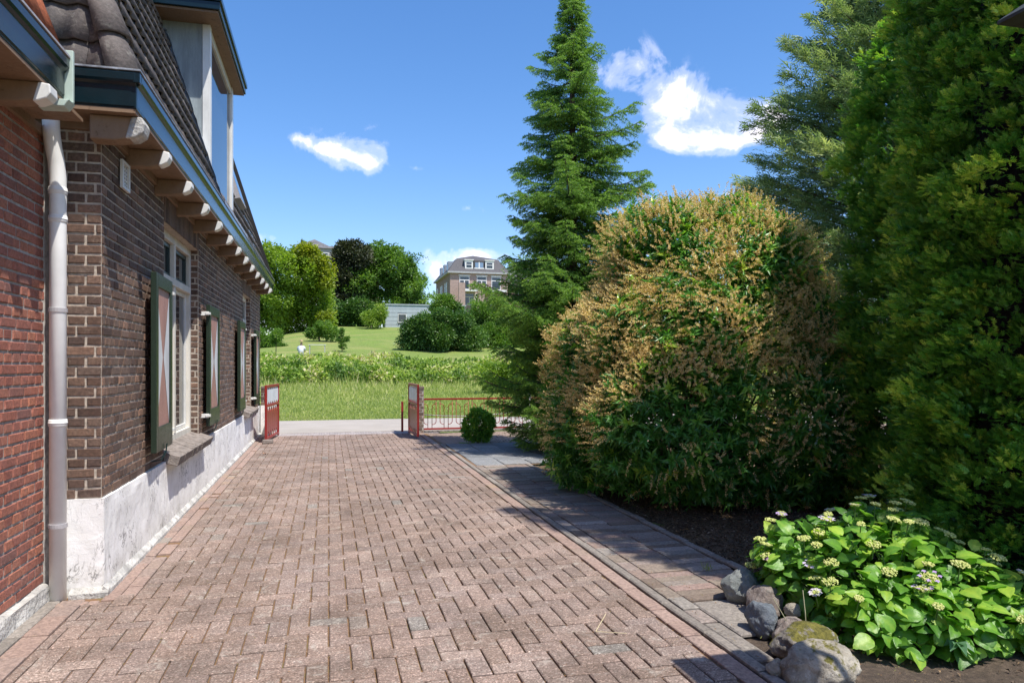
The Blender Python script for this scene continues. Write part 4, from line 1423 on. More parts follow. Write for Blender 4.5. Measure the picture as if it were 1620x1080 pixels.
def thuja(loc, H, R0, label, seed, nclump, per, view=True, prof=None, lean=0, spec_size=.058):
    rg = np.random.default_rng(seed)
    root = thing('thuja_tree', loc, label, 'tree')
    O = np.array(loc)
    tr = MB(); tr.tube([(loc[0], loc[1], -.1), (loc[0], loc[1], H * .95)], [.16, .02], 8)
    at_origin(tr.build('trunk', M_bark, smooth=True), root)
    prof = prof or (lambda f: np.minimum(1, (1 - f) * 5.0) ** .5 * (.90 + .10 * np.sin(np.clip(f * 3 + .6, 0, 3.1))))
    # dead-twig core that the living foliage hangs on
    core = MB(); K = 36; J = 40; V = []
    for j in range(J + 1):
        f = j / J; rr = R0 * float(prof(np.array(f))) * .66
        for k in range(K):
            a_ = 6.283 * k / K
            q = rr * (1 + .10 * noise.noise(Vector((math.cos(a_) * 2.5, math.sin(a_) * 2.5, f * H * 1.6 + seed))))
            V.append((O[0] + math.cos(a_) * q, O[1] + math.sin(a_) * q, .12 + f * (H - .3)))
    F = [(j * K + k, j * K + (k + 1) % K, (j + 1) * K + (k + 1) % K, (j + 1) * K + k) for j in range(J) for k in range(K)]
    core.add(np.array(V), np.array(F))
    at_origin(core.build('inner_twigs', M_twigs), root)
    # clumps
    cam_a = math.atan2(-loc[1], -loc[0])
    f = rg.uniform(0, 1, nclump * 3) ** 1.05
    keep = rg.uniform(0, 1, len(f)) < prof(f) * .9 + .1
    f = f[keep][:nclump]; m_ = len(f)
    if view:
        a_ = np.where(rg.uniform(0, 1, m_) < .78, cam_a + rg.uniform(-1.75, 1.75, m_), rg.uniform(0, 6.28, m_))
    else:
        a_ = rg.uniform(0, 6.28, m_)
    lump = np.array([noise.noise(Vector((math.cos(x) * 2.2 * R0, math.sin(x) * 2.2 * R0, y * H * 1.1 + seed * 3))) for x, y in zip(a_, f)])
    lump2 = np.array([noise.noise(Vector((math.cos(x) * 6 * R0, math.sin(x) * 6 * R0, y * H * 3.2 + seed * 5))) for x, y in zip(a_, f)])
    rr = R0 * prof(f) * (.95 + .12 * lump + .22 * lump2) * rg.uniform(.89, 1.05, m_)
    N_ = np.stack([np.cos(a_), np.sin(a_), np.full(m_, .12)], 1)
    C_ = O + np.stack([np.cos(a_) * rr, np.sin(a_) * rr, .10 + f * H], 1)
    cr = rg.uniform(.06, .15, m_)
    ct = rg.normal(0, .10, m_) + lump * .2 + lump2 * .4
    # each clump is a small tuft: fans layered over one another, leaning out and up
    tuft = nrm(N_ * .8 + np.array([0, 0, .55]) + rg.normal(0, .30, (m_, 3)))
    d = nrm(rg.normal(size=(m_, per, 3)) * .8 + tuft[:, None] * .9)
    P = (C_[:, None] + d * cr[:, None, None] * rg.uniform(.2, 1.0, (m_, per, 1)) * np.array([1, 1, .7])).reshape(-1, 3)
    n = len(P); Tr = np.repeat(tuft, per, 0); dd = d.reshape(-1, 3)
    D = Tr * .8 + dd * .55 + rg.normal(0, .15, (n, 3))
    Nn = np.array([0, 0, 1.]) - Tr * .2 + rg.normal(0, .38, (n, 3))
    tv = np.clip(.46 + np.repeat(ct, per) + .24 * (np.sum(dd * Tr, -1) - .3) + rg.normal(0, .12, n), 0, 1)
    tips = MB()
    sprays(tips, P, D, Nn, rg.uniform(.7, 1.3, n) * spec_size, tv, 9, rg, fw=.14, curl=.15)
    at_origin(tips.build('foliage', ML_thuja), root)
    return root


M_twigs = simple('dry_brown_twigs', (.040, .028, .018), 1, .3, 12, bumps=1.0, dist=.05)
thuja((5.68, 5.22, 0), 5.0, 1.10, 'huge dark green thuja filling the right side, nearest column to the flowering laurel', 3, 3000, 30)
thuja((4.85, 3.50, 0), 7.8, 1.16, 'broad thuja at the right frame edge with yellow-green sunlit tips behind the hydrangea', 4, 4600, 30, prof=lambda f: np.minimum(1, (1 - f) * 1.9) ** .8)

thuja((4.80, 2.68, 0), 10.6, .92, 'unseen tall slim conifer added past the right edge to throw the pointed shadow on the drive', 6, 1500, 20, view=False, prof=lambda f: np.minimum(1, (1 - f) * 1.9) ** .9)  # out-of-view tree, added for its pointed shadow on the drive


def cypress(loc, H, R0, label, seed=8):
    rg = np.random.default_rng(seed)
    root = thing('cypress_tree', loc, label, 'tree')
    O = np.array(loc)
    tr = MB(); tr.tube([(loc[0], loc[1], -.1), (loc[0], loc[1], H)], [.2, .02], 8)
    at_origin(tr.build('trunk', M_bark, smooth=True), root)
    br = MB(); PP, DD, TT = [], [], []
    z = .8
    while z < H:
        f = z / H
        Rz = R0 * (min(1, (1 - f) * 2.0) ** .8) * (.75 + .25 * min(1, f * 4)) + .15
        for b in range(9):
            a_ = rg.uniform(0, 6.28); L = Rz * rg.uniform(.6, 1.15)
            dirh = np.array([math.cos(a_), math.sin(a_), 0]); side = np.array([-math.sin(a_), math.cos(a_), 0])
            ts = np.linspace(0, 1, 8)
            pts = O + dirh * (ts * L)[:, None] + np.array([0, 0, 1]) * (z + L * (.55 * ts - .10 * ts ** 2) + rg.normal(0, .05))[:, None]
            br.tube([tuple(p) for p in pts], list(np.linspace(.022, .004, 8)), 5)
            m_ = int(60 * L)
            tt = rg.uniform(.30, 1, m_) ** .8
            base = np.stack([np.interp(tt, ts, pts[:, c_]) for c_ in range(3)], 1)
            wdt = L * .30 * (1.08 - tt) + .06
            off = side * (rg.normal(0, .6, m_) * wdt)[:, None] + np.array([0, 0, 1]) * (rg.normal(-.1, .45, m_) * wdt)[:, None]
            d = dirh * .9 + np.array([0, 0, .32]) + side * rg.normal(0, .5, m_)[:, None] + rg.normal(0, .2, (m_, 3))
            PP.append(base + off); DD.append(d); TT.append(np.clip(.32 + .2 * tt + rg.normal(0, .12, m_) + rg.normal(0, .16), 0, 1))
        z += .20
    at_origin(br.build('branches', M_bark), root)
    P = np.concatenate(PP); D = np.concatenate(DD); T = np.concatenate(TT); n = len(P)
    fo = MB(); sprays(fo, P, D, np.array([0, 0, 1.]) + rg.normal(0, .6, (n, 3)), rg.uniform(.16, .32, n), T, 7, rg, fw=.075)
    at_origin(fo.build('foliage', ML_cypress), root)


cypress((9.95, 11.0, 0), 9.6, 2.3, 'grey-green feathery cypress rising behind the thuja and the laurel')


# ------------------------------------------------------------------ flowering laurel
def laurel(loc, ells, label, nshoot=4200, nspike=7600):
    rg = np.random.default_rng(12)
    root = thing('laurel_bush', loc, label, 'bush')
    O = np.array(loc)
    st = MB()
    for k in range(16):
        e = ells[rg.integers(len(ells))]; t = np.array(e[0]) + rnd(1, rg)[0] * np.array(e[1]) * .75
        b = O + np.array([rg.normal(0, .25), rg.normal(0, .25), -.05])
        mid = b * .5 + t * .5 + rg.normal(0, .12, 3)
        st.tube([tuple(b), tuple(mid), tuple(t)], [.035, .022, .006], 6)
    at_origin(st.build('stems', M_bark), root)
    C_, N_ = union_surface(ells, nshoot, rg, inner=.93, shell=(.80, 1.0))
    big = np.array([noise.noise(Vector(tuple(c * 1.9))) + .6 * noise.noise(Vector(tuple(c * 4.3))) for c in C_])
    C_ = C_ + N_ * (big[:, None] * .20)
    ok = C_[:, 2] > .06; C_ = C_[ok]; N_ = N_[ok]; n0 = len(C_)
    # shoot axis and whorl of leaves
    AX_ = nrm(N_ * .8 + np.array([0, 0, .55]) + rg.normal(0, .3, (n0, 3)))
    per = 13
    hgt = (C_[:, 2]) / 3.3
    shoot_t = .34 + rg.normal(0, .08, n0) + np.where(rg.uniform(0, 1, n0) < .10 + .22 * hgt, .38, 0)
    u = rg.uniform(0, 1, (n0, per))
    r = rg.normal(size=(n0, per, 3)); r = nrm(r - AX_[:, None] * np.sum(r * AX_[:, None], -1, keepdims=True))
    P = C_[:, None] + AX_[:, None] * (u[..., None] * .13 - .04)
    D = AX_[:, None] * (.25 + .7 * u[..., None]) + r * (1.05 - .4 * u[..., None]) + np.array([0, 0, -.12])
    Nn = AX_[:, None] * 1.0 - r * .3 + np.array([0, 0, .3]) + rg.normal(0, .2, (n0, per, 3))
    n = n0 * per
    tv = np.clip(np.repeat(shoot_t, per) + rg.normal(0, .05, n) + .12 * (u.reshape(-1) - .4), 0, 1)
    lf = MB()
    leaves(lf, P.reshape(-1, 3), D.reshape(-1, 3), Nn.reshape(-1, 3), rg.uniform(.075, .125, n), rg.uniform(.024, .036, n), tv, 'fold', droop=.22, fold=.10)
    # inner foliage, in a darker tint
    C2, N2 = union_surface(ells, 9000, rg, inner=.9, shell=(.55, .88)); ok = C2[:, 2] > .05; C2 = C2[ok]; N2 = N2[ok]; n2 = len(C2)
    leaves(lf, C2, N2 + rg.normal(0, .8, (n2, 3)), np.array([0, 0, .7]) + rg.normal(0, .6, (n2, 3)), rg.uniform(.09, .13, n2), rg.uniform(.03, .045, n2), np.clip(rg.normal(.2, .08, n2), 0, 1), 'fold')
    at_origin(lf.build('foliage', ML_laurel), root)
    # flower spikes: spent tan racemes, thick on the upper and left part
    C_, N_ = union_surface(ells, nspike * 3, rg, inner=.95, shell=(.93, 1.04))
    big = np.array([noise.noise(Vector(tuple(c * 1.9))) + .6 * noise.noise(Vector(tuple(c * 4.3))) for c in C_]); pt = np.array([noise.noise(Vector(tuple(c * 1.5 + 7))) for c in C_])
    C_ = C_ + N_ * (big[:, None] * .20)
    pr_ = np.clip((C_[:, 2] - .35) / .9, .08, 1) * np.clip(.80 + pt * 1.9, .10, 1)
    ok = rg.uniform(0, 1, len(C_)) < pr_
    C_ = C_[ok][:nspike]; N_ = N_[ok][:nspike]; m_ = len(C_)
    # spikes of one spray share a direction
    cell = np.array([noise.noise_vector(Vector(tuple(c * 1.2))) for c in C_])
    AX_ = nrm(N_ * .75 + np.array([-.25, -.1, .10]) + cell * .9 + rg.normal(0, .28, (m_, 3)))
    ln = rg.uniform(.12, .23, m_)
    K = 46
    u = rg.uniform(0, 1, (m_, K)); r = rg.normal(size=(m_, K, 3)); r = nrm(r - AX_[:, None] * np.sum(r * AX_[:, None], -1, keepdims=True))
    rad = .012 * (1.15 - .8 * u)
    P = C_[:, None] + AX_[:, None] * (u * ln[:, None])[..., None] + r * rad[..., None] * .3 + np.array([0, 0, -.25]) * ((u * ln[:, None]) ** 2)[..., None]
    D = r + AX_[:, None] * .5
    n = m_ * K
    fl_ = MB()
    tv = np.clip(.5 + np.repeat(rg.normal(0, .16, m_), K) + rg.normal(0, .16, n), 0, 1)
    leaves(fl_, P.reshape(-1, 3), D.reshape(-1, 3), rnd(n, rg), rg.uniform(.010, .017, n), .010, tv, 'diamond')
    at_origin(fl_.build('flower_spikes', ML_flower), root)
    return root


LZ = 0.0
ells = [((3.94, 7.3, 1.42), (1.30, 1.3, 1.42)), ((4.62, 6.95, 1.35), (.70, .9, 1.2)), ((3.68, 7.25, 2.32), (.82, .85, .78)), ((4.30, 7.0, 2.30), (.74, .78, .78)),
        ((3.12, 8.2, 1.15), (.55, .75, .95)), ((3.7, 6.7, .85), (1.08, .85, .9)), ((4.5, 6.4, .8), (.82, .75, .92)), ((4.05, 7.1, 2.5), (.6, .7, .62)), ((3.0, 7.75, .65), (.55, .7, .68))]
laurel((3.95, 7.3, 0), ells, 'large rounded laurel bush covered in tan spent flower spikes beside the path')

# small round laurel in front of the railing
rg = np.random.default_rng(77)
sbr = thing('small_bush', (2.66, 13.1, 0), 'small round dark green bush in front of the red railing', 'bush')
mb = MB()
E_ = [((2.66, 13.1, .28), (.24, .24, .28)), ((2.62, 13.05, .44), (.14, .15, .18)), ((2.78, 13.0, .33), (.14, .14, .2)), ((2.53, 13.1, .22), (.14, .14, .18))]
C_, N_ = union_surface(E_, 380, rg, shell=(.6, 1.12)); ok = C_[:, 2] > .03; C_ = C_[ok]; N_ = N_[ok]; k = 9
AX_ = nrm(N_ * .8 + np.array([0, 0, .6]) + rg.normal(0, .3, C_.shape))
r = rg.normal(size=(len(C_), k, 3)); P = np.repeat(C_, k, 0); D = (AX_[:, None] * .6 + r * .6).reshape(-1, 3)
leaves(mb, P, D, np.array([0, 0, .7]) + rg.normal(0, .5, D.shape), rg.uniform(.06, .11, len(P)), .030, np.clip(rg.normal(.6, .15, len(P)), 0, 1), 'fold')
at_origin(mb.build('foliage', ML_laurel), sbr)
mb = MB()
for q in range(6):
    a_ = q * 1.05; mb.tube([(2.66, 13.1, -.02), (2.66 + .12 * math.cos(a_), 13.1 + .12 * math.sin(a_), .3), (2.66 + .2 * math.cos(a_), 13.1 + .2 * math.sin(a_), .52)], [.01, .007, .003], 5)
at_origin(mb.build('stems', M_bark), sbr)

# ------------------------------------------------------------------ hydrangea
def big_leaf_template():
    """ovate toothed leaf: rows along the length, folded at the midrib"""
    rows_ = [(0, .05), (.10, .46), (.24, .82), (.40, 1.0), (.56, .92), (.70, .70), (.83, .42), (.93, .18), (1.0, .0)]
    V = []; F = []
    for (t, w_) in rows_:
        for s_ in (-1, -.55, 0, .55, 1):
            tooth = (.04 if abs(s_) == 1 and int(t * 30) % 2 else 0)
            V.append((s_ * (w_ * .5 + tooth), t, abs(s_) * w_ * .16 - t * t * .22 - (abs(s_) ** 3) * w_ * .10 + (.016 if len(V) // 5 % 2 else -.016) * (1 if 0 < abs(s_) < 1 else .3)))
    for r_ in range(len(rows_) - 1):
        for k in range(4):
            F.append((r_ * 5 + k, r_ * 5 + k + 1, (r_ + 1) * 5 + k + 1, (r_ + 1) * 5 + k))
    return np.array(V), np.array(F)


BT, BF = big_leaf_template()


def big_leaves(mb, P, D, Nn, L, W, tint, rg):
    D, Nn, S_ = frame_axes(D, Nn); n = len(P)
    T = BT[None].repeat(n, 0).copy()
    T[:, :, 2] += rg.normal(0, .012, T.shape[:2])
    T[:, :, 2] -= (T[:, :, 1] ** 2) * rg.uniform(-.05, .35, (n, 1))
    T[:, :, 0] += (T[:, :, 1] ** 2) * rg.normal(0, .07, (n, 1))
    V = P[:, None] + S_[:, None] * (T[..., 0] * W[:, None])[..., None] + D[:, None] * (T[..., 1] * L[:, None])[..., None] + Nn[:, None] * (T[..., 2] * L[:, None])[..., None]
    k = len(BT); FF = (BF[None] + (np.arange(n) * k)[:, None, None]).reshape(-1, 4)
    quilt = np.tile(np.array([[-.05, .04, .20, .04, -.05], [.07, -.06, .16, -.06, .07]]), (5, 1))[:9].ravel()
    mb.add(V.reshape(-1, 3), FF, 0, np.clip(np.repeat(tint, k) + np.tile(quilt, n), 0, 1))


def simple_ball(mb, c, r, mi=0, tint=.5, k=0):
    t = (1 + 5 ** .5) / 2
    V = np.array([(-1, t, 0), (1, t, 0), (-1, -t, 0), (1, -t, 0), (0, -1, t), (0, 1, t), (0, -1, -t), (0, 1, -t), (t, 0, -1), (t, 0, 1), (-t, 0, -1), (-t, 0, 1)]) / 1.902
    F = np.array([(0, 11, 5), (0, 5, 1), (0, 1, 7), (0, 7, 10), (0, 10, 11), (1, 5, 9), (5, 11, 4), (11, 10, 2), (10, 7, 6), (7, 1, 8), (3, 9, 4), (3, 4, 2), (3, 2, 6), (3, 6, 8), (3, 8, 9), (4, 9, 5), (2, 4, 11), (6, 2, 10), (8, 6, 7), (9, 8, 1)])
    mb.add(V * r + np.array(c), F, mi, tint)


M_bud = leafmat('hydrangea_bud', [(0, (.36, .46, .10)), (.6, (.60, .62, .20)), (1, (.76, .74, .36))], .6, .2, tcol=1.1)
M_lilac = leafmat('hydrangea_petal', [(0, (.42, .20, .52)), (.4, (.50, .36, .66)), (.8, (.66, .58, .74)), (1, (.74, .70, .66))], .6, .3, tcol=1.1)
M_stem = simple('green_stem', (.10, .20, .04), .6, .2, 20)


def hydrangea(loc, label):
    rg = np.random.default_rng(33)
    root = thing('hydrangea_bush', loc, label, 'bush')
    O = np.array(loc)
    E_ = [((3.02, 3.50, .22), (.44, .44, .36)), ((2.76, 3.72, .20), (.32, .34, .31)), ((3.18, 3.22, .16), (.38, .32, .29)), ((3.16, 3.62, .22), (.38, .36, .37)), ((3.36, 3.00, .11), (.26, .20, .20)), ((2.86, 3.28, .13), (.36, .26, .23)), ((3.02, 3.02, .08), (.34, .20, .19)), ((2.78, 3.06, .06), (.22, .14, .15))]
    C_, N_ = union_surface(E_, 1050, rg, inner=.90, shell=(.82, 1.0)); ok = C_[:, 2] > .04; C_ = C_[ok]; N_ = N_[ok]; m_ = len(C_)
    lf = MB(); st = MB()
    AX_ = nrm(N_ * .55 + np.array([0, 0, .75]) + rg.normal(0, .18, (m_, 3)))
    ct = rg.normal(.45, .22, m_)
    for k in range(3):
        ph = rg.uniform(0, 6.28, m_)
        r = rg.normal(size=(m_, 3)); r = nrm(r - AX_ * np.sum(r * AX_, -1, keepdims=True) + N_ * .35)
        L = rg.uniform(.050, .120, m_) * (1 - .12 * k)
        D = r * 1.0 + AX_ * .25 + np.array([0, 0, -.12])
        Nn = AX_ + N_ * .25 + rg.normal(0, .22, (m_, 3))
        big_leaves(lf, C_ - AX_ * .05 * k + r * .012, D, Nn, L, L * rg.uniform(.62, .80, m_), np.clip(ct + rg.normal(0, .08, m_), 0, 1), rg)
    C2, N2 = union_surface(E_, 260, rg, shell=(.5, .8)); ok = C2[:, 2] > .03; C2 = C2[ok]; N2 = N2[ok]; n2 = len(C2)
    L = rg.uniform(.08, .13, n2)
    big_leaves(lf, C2, N2 + rg.normal(0, .6, (n2, 3)), np.array([0, 0, 1.]) + rg.normal(0, .4, (n2, 3)), L, L * .7, np.clip(rg.normal(.3, .1, n2), 0, 1), rg)
    at_origin(lf.build('foliage', ML_hyd, smooth=True), root)
    for k in range(0, m_, 5):
        b = O + np.array([rg.normal(0, .12), rg.normal(0, .12), 0]); c = C_[k]
        st.tube([tuple(b), tuple(b * .4 + c * .6 + np.array([0, 0, -.05])), tuple(c)], [.006, .005, .0035], 5)
    at_origin(st.build('stems', M_stem, smooth=True), root)
    # flower heads: flat lacecaps
    C_, N_ = union_surface(E_, 700, rg, inner=.97, shell=(1.02, 1.10))
    ok = (C_[:, 2] > .12) & (N_[:, 2] > -.25) & ((N_[:, 1] < .6) | (N_[:, 2] > .4)); C_ = C_[ok]; N_ = N_[ok]
    sel = []
    for k in range(len(C_)):
        if all(np.linalg.norm(C_[k] - C_[j]) > .070 for j in sel): sel.append(k)
        if len(sel) >= 62: break
    for q, k in enumerate(sel):
        c = C_[k] + np.array([0, 0, .035]); ax = nrm(N_[k] * .35 + np.array([0, -.15, 1.0]) + rg.normal(0, .12, 3))
        R_ = rg.uniform(.022, .046)
        mb = MB()
        u_ = nrm(np.cross(ax, [1, 0, .1])); v_ = np.cross(ax, u_)
        nb = int(30 + R_ * 1300)
        for j in range(nb):
            rr = R_ * math.sqrt(rg.uniform(0, 1)); a_ = rg.uniform(0, 6.28)
            p = c + u_ * rr * math.cos(a_) + v_ * rr * math.sin(a_) + ax * (.006 + rg.uniform(-.004, .004) - rr * rr * 4)
            simple_ball(mb, p, rg.uniform(.0034, .0066), 0, float(np.clip(rg.normal(.6, .2), 0, 1)))
        fl_kind = rg.uniform()
        if fl_kind < .24:
            nf = rg.integers(5, 9); hue = .15 if q == 3 else rg.uniform(.3, .95)
            for j in range(nf):
                a_ = 6.283 * j / nf + rg.uniform(-.2, .2); rr = R_ * rg.uniform(.95, 1.15)
                fc = c + u_ * rr * math.cos(a_) + v_ * rr * math.sin(a_) + ax * .008
                dirs = []
                n4 = 4; a1 = rg.uniform(0, 1.5)
                D4 = np.array([u_ * math.cos(a1 + 1.571 * i) + v_ * math.sin(a1 + 1.571 * i) + ax * .2 for i in range(n4)])
                leaves(mb, np.repeat(fc[None], n4, 0), D4, np.repeat(ax[None], n4, 0), .0135, .013, np.full(n4, np.clip(hue + rg.normal(0, .08), 0, 1)), 'fold', mi=1)
        mb.tube([tuple(c - ax * .09), tuple(c)], .003, 5, 2)
        at_origin(mb.build('flower_head', [M_bud, M_lilac, M_stem], smooth=False), root)
    # one clearly pink head low on the left
    c = np.array([2.47, 3.70, .30]); ax = nrm(np.array([-.2, -.5, .8])); u_ = nrm(np.cross(ax, [1, 0, 0])); v_ = np.cross(ax, u_)
    mb = MB()
    for j in range(16):
        rr = .036 * math.sqrt(rg.uniform(.1, 1)); a_ = rg.uniform(0, 6.28); fc = c + u_ * rr * math.cos(a_) + v_ * rr * math.sin(a_) + ax * .004
        a1 = rg.uniform(0, 1.5)
        D4 = np.array([u_ * math.cos(a1 + 1.571 * i) + v_ * math.sin(a1 + 1.571 * i) + ax * .25 for i in range(4)])
        leaves(mb, np.repeat(fc[None], 4, 0), D4, np.repeat(ax[None], 4, 0), .017, .017, np.full(4, .05), 'fold', mi=0)
    mb.tube([tuple(c - ax * .12), tuple(c)], .003, 5, 1)
    o_ = at_origin(mb.build('flower_head', [M_lilac, M_stem]), root); o_['label'] = 'bright pink-purple flower head low on the left'
    return root


hydrangea((3.05, 3.42, 0), 'leafy hydrangea with pale yellow and lilac flat flower heads behind the stones')


# ------------------------------------------------------------------ stones
def stone(name, c, r, label, m_, seed, rz=0, cat='stone'):
    bm = bmesh.new(); bmesh.ops.create_icosphere(bm, subdivisions=5, radius=1)
    for v in bm.verts:
        p = v.co.copy()
        q = p * 1.3 + Vector((seed * 3.1, 0, 0))
        d = 1 + .22 * noise.noise(q) + .09 * noise.noise(q * 2.6) + .035 * noise.noise(q * 7) + .012 * noise.noise(q * 18)
        p = p * d
        # flatten facets
        for k in range(4):
            a_ = Vector((math.sin(seed * 5.1 + k * 2), math.cos(seed * 3.3 + k * 1.7), math.sin(k + seed))).normalized()
            t = p.dot(a_)
            if t > .82: p -= a_ * (t - .82) * .7
        v.co = Vector((p.x * r[0], p.y * r[1], p.z * r[2]))
    me = bpy.data.meshes.new(name); bm.to_mesh(me); bm.free()
    for pl_ in me.polygons: pl_.use_smooth = True
    me.materials.append(m_)
    o = bpy.data.objects.new(name, me); COL.objects.link(o)
    o.location = c; o.rotation_euler = (0, 0, rz)
    return tag(o, label, cat, 'boulders edging the flower bed')


def stonemat(name, stops, moss=0, moss_c=(.10, .10, .012), lichen=.35, sc=1.0):
    m, N, p, o = mat(name)
    co = N.n('ShaderNodeTexCoord').outputs['Object']
    n1 = N.noise(9 * sc, 8, .7, co, .4); n2 = N.noise(30, 6, .75, co); n3 = N.noise(5.5, 6, .7, co)
    c = N.ramp(n1, stops)
    c = N.mix(N.m('MULTIPLY', N.ramp(n2, [(.52, (0, 0, 0)), (.66, (1, 1, 1))]), lichen), c, (.52, .50, .44))
    c = N.mix(N.ramp(N.noise(14, 6, .8, co), [(.57, (0, 0, 0)), (.68, (.7, .7, .7))]), c, (.05, .045, .04))
    if moss:
        nrmz = N.n('ShaderNodeSeparateXYZ', {0: N.n('ShaderNodeNewGeometry').outputs['Normal']}).outputs[2]
        mk = N.ramp(N.m('ADD', N.m('MULTIPLY', nrmz, .25), n3), [(moss, (0, 0, 0)), (moss + .05, (1, 1, 1))])
        c = N.mix(mk, c, N.ramp(n2, [(.35, tuple(x * .5 for x in moss_c)), (.65, (.22, .19, .03))]))
    link(N, c, p.inputs['Base Color']); p.inputs['Roughness'].default_value = .85
    bump(N, p, N.m('ADD', n2, n1), 1.0, .022)
    return m


MS1 = stonemat('lichen_boulder', [(.3, (.15, .13, .10)), (.5, (.34, .30, .235)), (.7, (.56, .51, .42))], .73)
MS2 = stonemat('mossy_boulder', [(.3, (.10, .085, .07)), (.5, (.26, .23, .19)), (.7, (.46, .42, .35))], .63)
MS3 = stonemat('blue_stone', [(.3, (.09, .105, .12)), (.5, (.15, .17, .19)), (.7, (.24, .26, .28))], 0, lichen=.12)
MS4 = stonemat('greenish_stone', [(.3, (.12, .13, .12)), (.5, (.22, .235, .22)), (.7, (.33, .34, .31))], 0, lichen=.3)
MS5 = stonemat('brown_stone', [(.3, (.12, .095, .08)), (.5, (.24, .19, .16)), (.7, (.38, .33, .29))], 0, lichen=.35)
stone('boulder', (2.42, 3.90, .075), (.135, .115, .115), 'greenish grey rounded boulder at the end of the paver strip', MS4, 1, .3)
stone('boulder', (2.40, 3.66, .07), (.105, .10, .10), 'brown pitted stone beside the greenish boulder', MS5, 2, 1.0)
stone('boulder', (2.235, 3.42, .065), (.07, .10, .10), 'smooth blue-grey stone standing among the boulders', MS3, 3, .2)
stone('boulder', (2.31, 3.28, .045), (.11, .08, .07), 'low purplish brown stone half under the hydrangea', MS5, 4, .6)
stone('boulder', (2.26, 3.10, .06), (.155, .11, .095), 'large moss-covered boulder in front of the hydrangea', MS2, 5, -.2)
stone('boulder', (2.15, 2.84, .055), (.175, .12, .105), 'largest pale boulder with a moss patch, lowest in the picture', MS1, 6, -.35)
stone('boulder', (1.985, 2.93, .03), (.045, .042, .045), 'small knobbly stone left of the largest boulder', MS1, 7, .4)
stone('boulder', (2.46, 3.48, .08), (.045, .045, .04), 'small whitish stone under the hydrangea leaves', MS1, 8, .4)

# ------------------------------------------------------------------ bed litter, weeds, fallen leaves
rg = np.random.default_rng(9)
n = 34000
P = np.stack([rg.uniform(2.72, 8.5, n), rg.uniform(1.0, 15.2, n), np.zeros(n)], 1)
P[:20000, 0] = rg.uniform(2.74, 5.0, 20000); P[:20000, 1] = rg.uniform(3.6, 8.6, 20000)
P[:, 2] = -.012 + .018 * np.sin(P[:, 0] * 5.1 + P[:, 1] * 2) * np.sin(P[:, 1] * 4.3 - P[:, 0]) + .05 * sm(2.9, 4.5, P[:, 0]) * sm(13, 11, P[:, 1])
near = P[:, 1] < 9.5
P = P[near | (rg.uniform(0, 1, n) < .5)]; n = len(P)
mb = MB(); D = rg.normal(size=(n, 3)) * np.array([1, 1, .25])
leaves(mb, P, D, np.array([0, 0, 1.]) + rg.normal(0, .5, (n, 3)), rg.uniform(.010, .045, n), rg.uniform(.005, .018, n), np.clip(rg.normal(.42, .22, n), 0, 1), 'fold')
M_mulch = leafmat('bark_mulch_chips', [(0, (.03, .02, .013)), (.5, (.12, .078, .045)), (.8, (.30, .20, .11)), (1, (.55, .45, .33))], .9, .0)
tag(mb.build('bark_mulch', M_mulch), kind='stuff')
# grit, moss crumbs and dry blossom lying in the joints and over the drive
n = 14000
P = np.stack([rg.uniform(-1.3, 2.75, n), rg.uniform(1.5, 15, n), np.full(n, .004)], 1)
onj = rg.uniform(0, 1, n) < .8
P[onj, 0] = np.round(P[onj, 0] / a) * a + rg.normal(0, .004, onj.sum())
P[:, 2] = np.where(onj, -.003, .004); P[P[:, 0] > 1.97, 2] = .02
mb = MB(); D = rg.normal(size=(n, 3)) * np.array([1, 1, .3])
leaves(mb, P, D, np.array([0, 0, 1.]) + rg.normal(0, .5, (n, 3)), rg.uniform(.004, .012, n), rg.uniform(.003, .007, n), rg.uniform(0, 1, n), 'diamond')
M_grit = leafmat('joint_debris', [(0, (.20, .10, .04)), (.5, (.30, .17, .08)), (.8, (.14, .14, .04)), (1, (.40, .30, .18))], .9, 0)
tag(mb.build('joint_debris', M_grit), kind='stuff')


def fallen(loc, rz, c, L, label):
    mb = MB(); D = np.array([[math.cos(rz), math.sin(rz), .1]])
    big_leaves(mb, np.array([loc]), D, np.array([[0.1, 0, 1.]]), np.array([L]), np.array([L * .55]), np.array([.5]), np.random.default_rng(1))
    o = mb.build('fallen_leaf', simple('dry_leaf', c, .7, .2, 30), smooth=True)
    return tag(o, label, 'leaf', 'dry leaves fallen on the paving')


fallen((-1.0, 12.1, .02), 1.2, (.55, .22, .06), .08, 'small orange leaf on the drive near the left gate')
fallen((2.72, 8.1, .05), .3, (.62, .42, .05), .09, 'yellow leaf on the edging kerb beside the laurel')
fallen((1.75, 12.9, .02), 2.2, (.62, .46, .34), .08, 'pale leaf on the drive in the spruce shadow')
fallen((2.95, 5.6, .03), 2.2, (.60, .30, .05), .05, 'orange leaf on the dark soil in front of the laurel')
mb = MB(); mb.tube([(1.37, 3.62, .012), (1.47, 3.76, .03), (1.52, 3.86, .012)], .0022, 5); mb.tube([(1.37, 3.62, .012), (1.52, 3.56, .010)], .0018, 5)
tag(mb.build('straw', simple('dry_straw', (.62, .52, .32), .8, .1, 20)), 'bent dry straw stalk lying on the drive', 'straw')

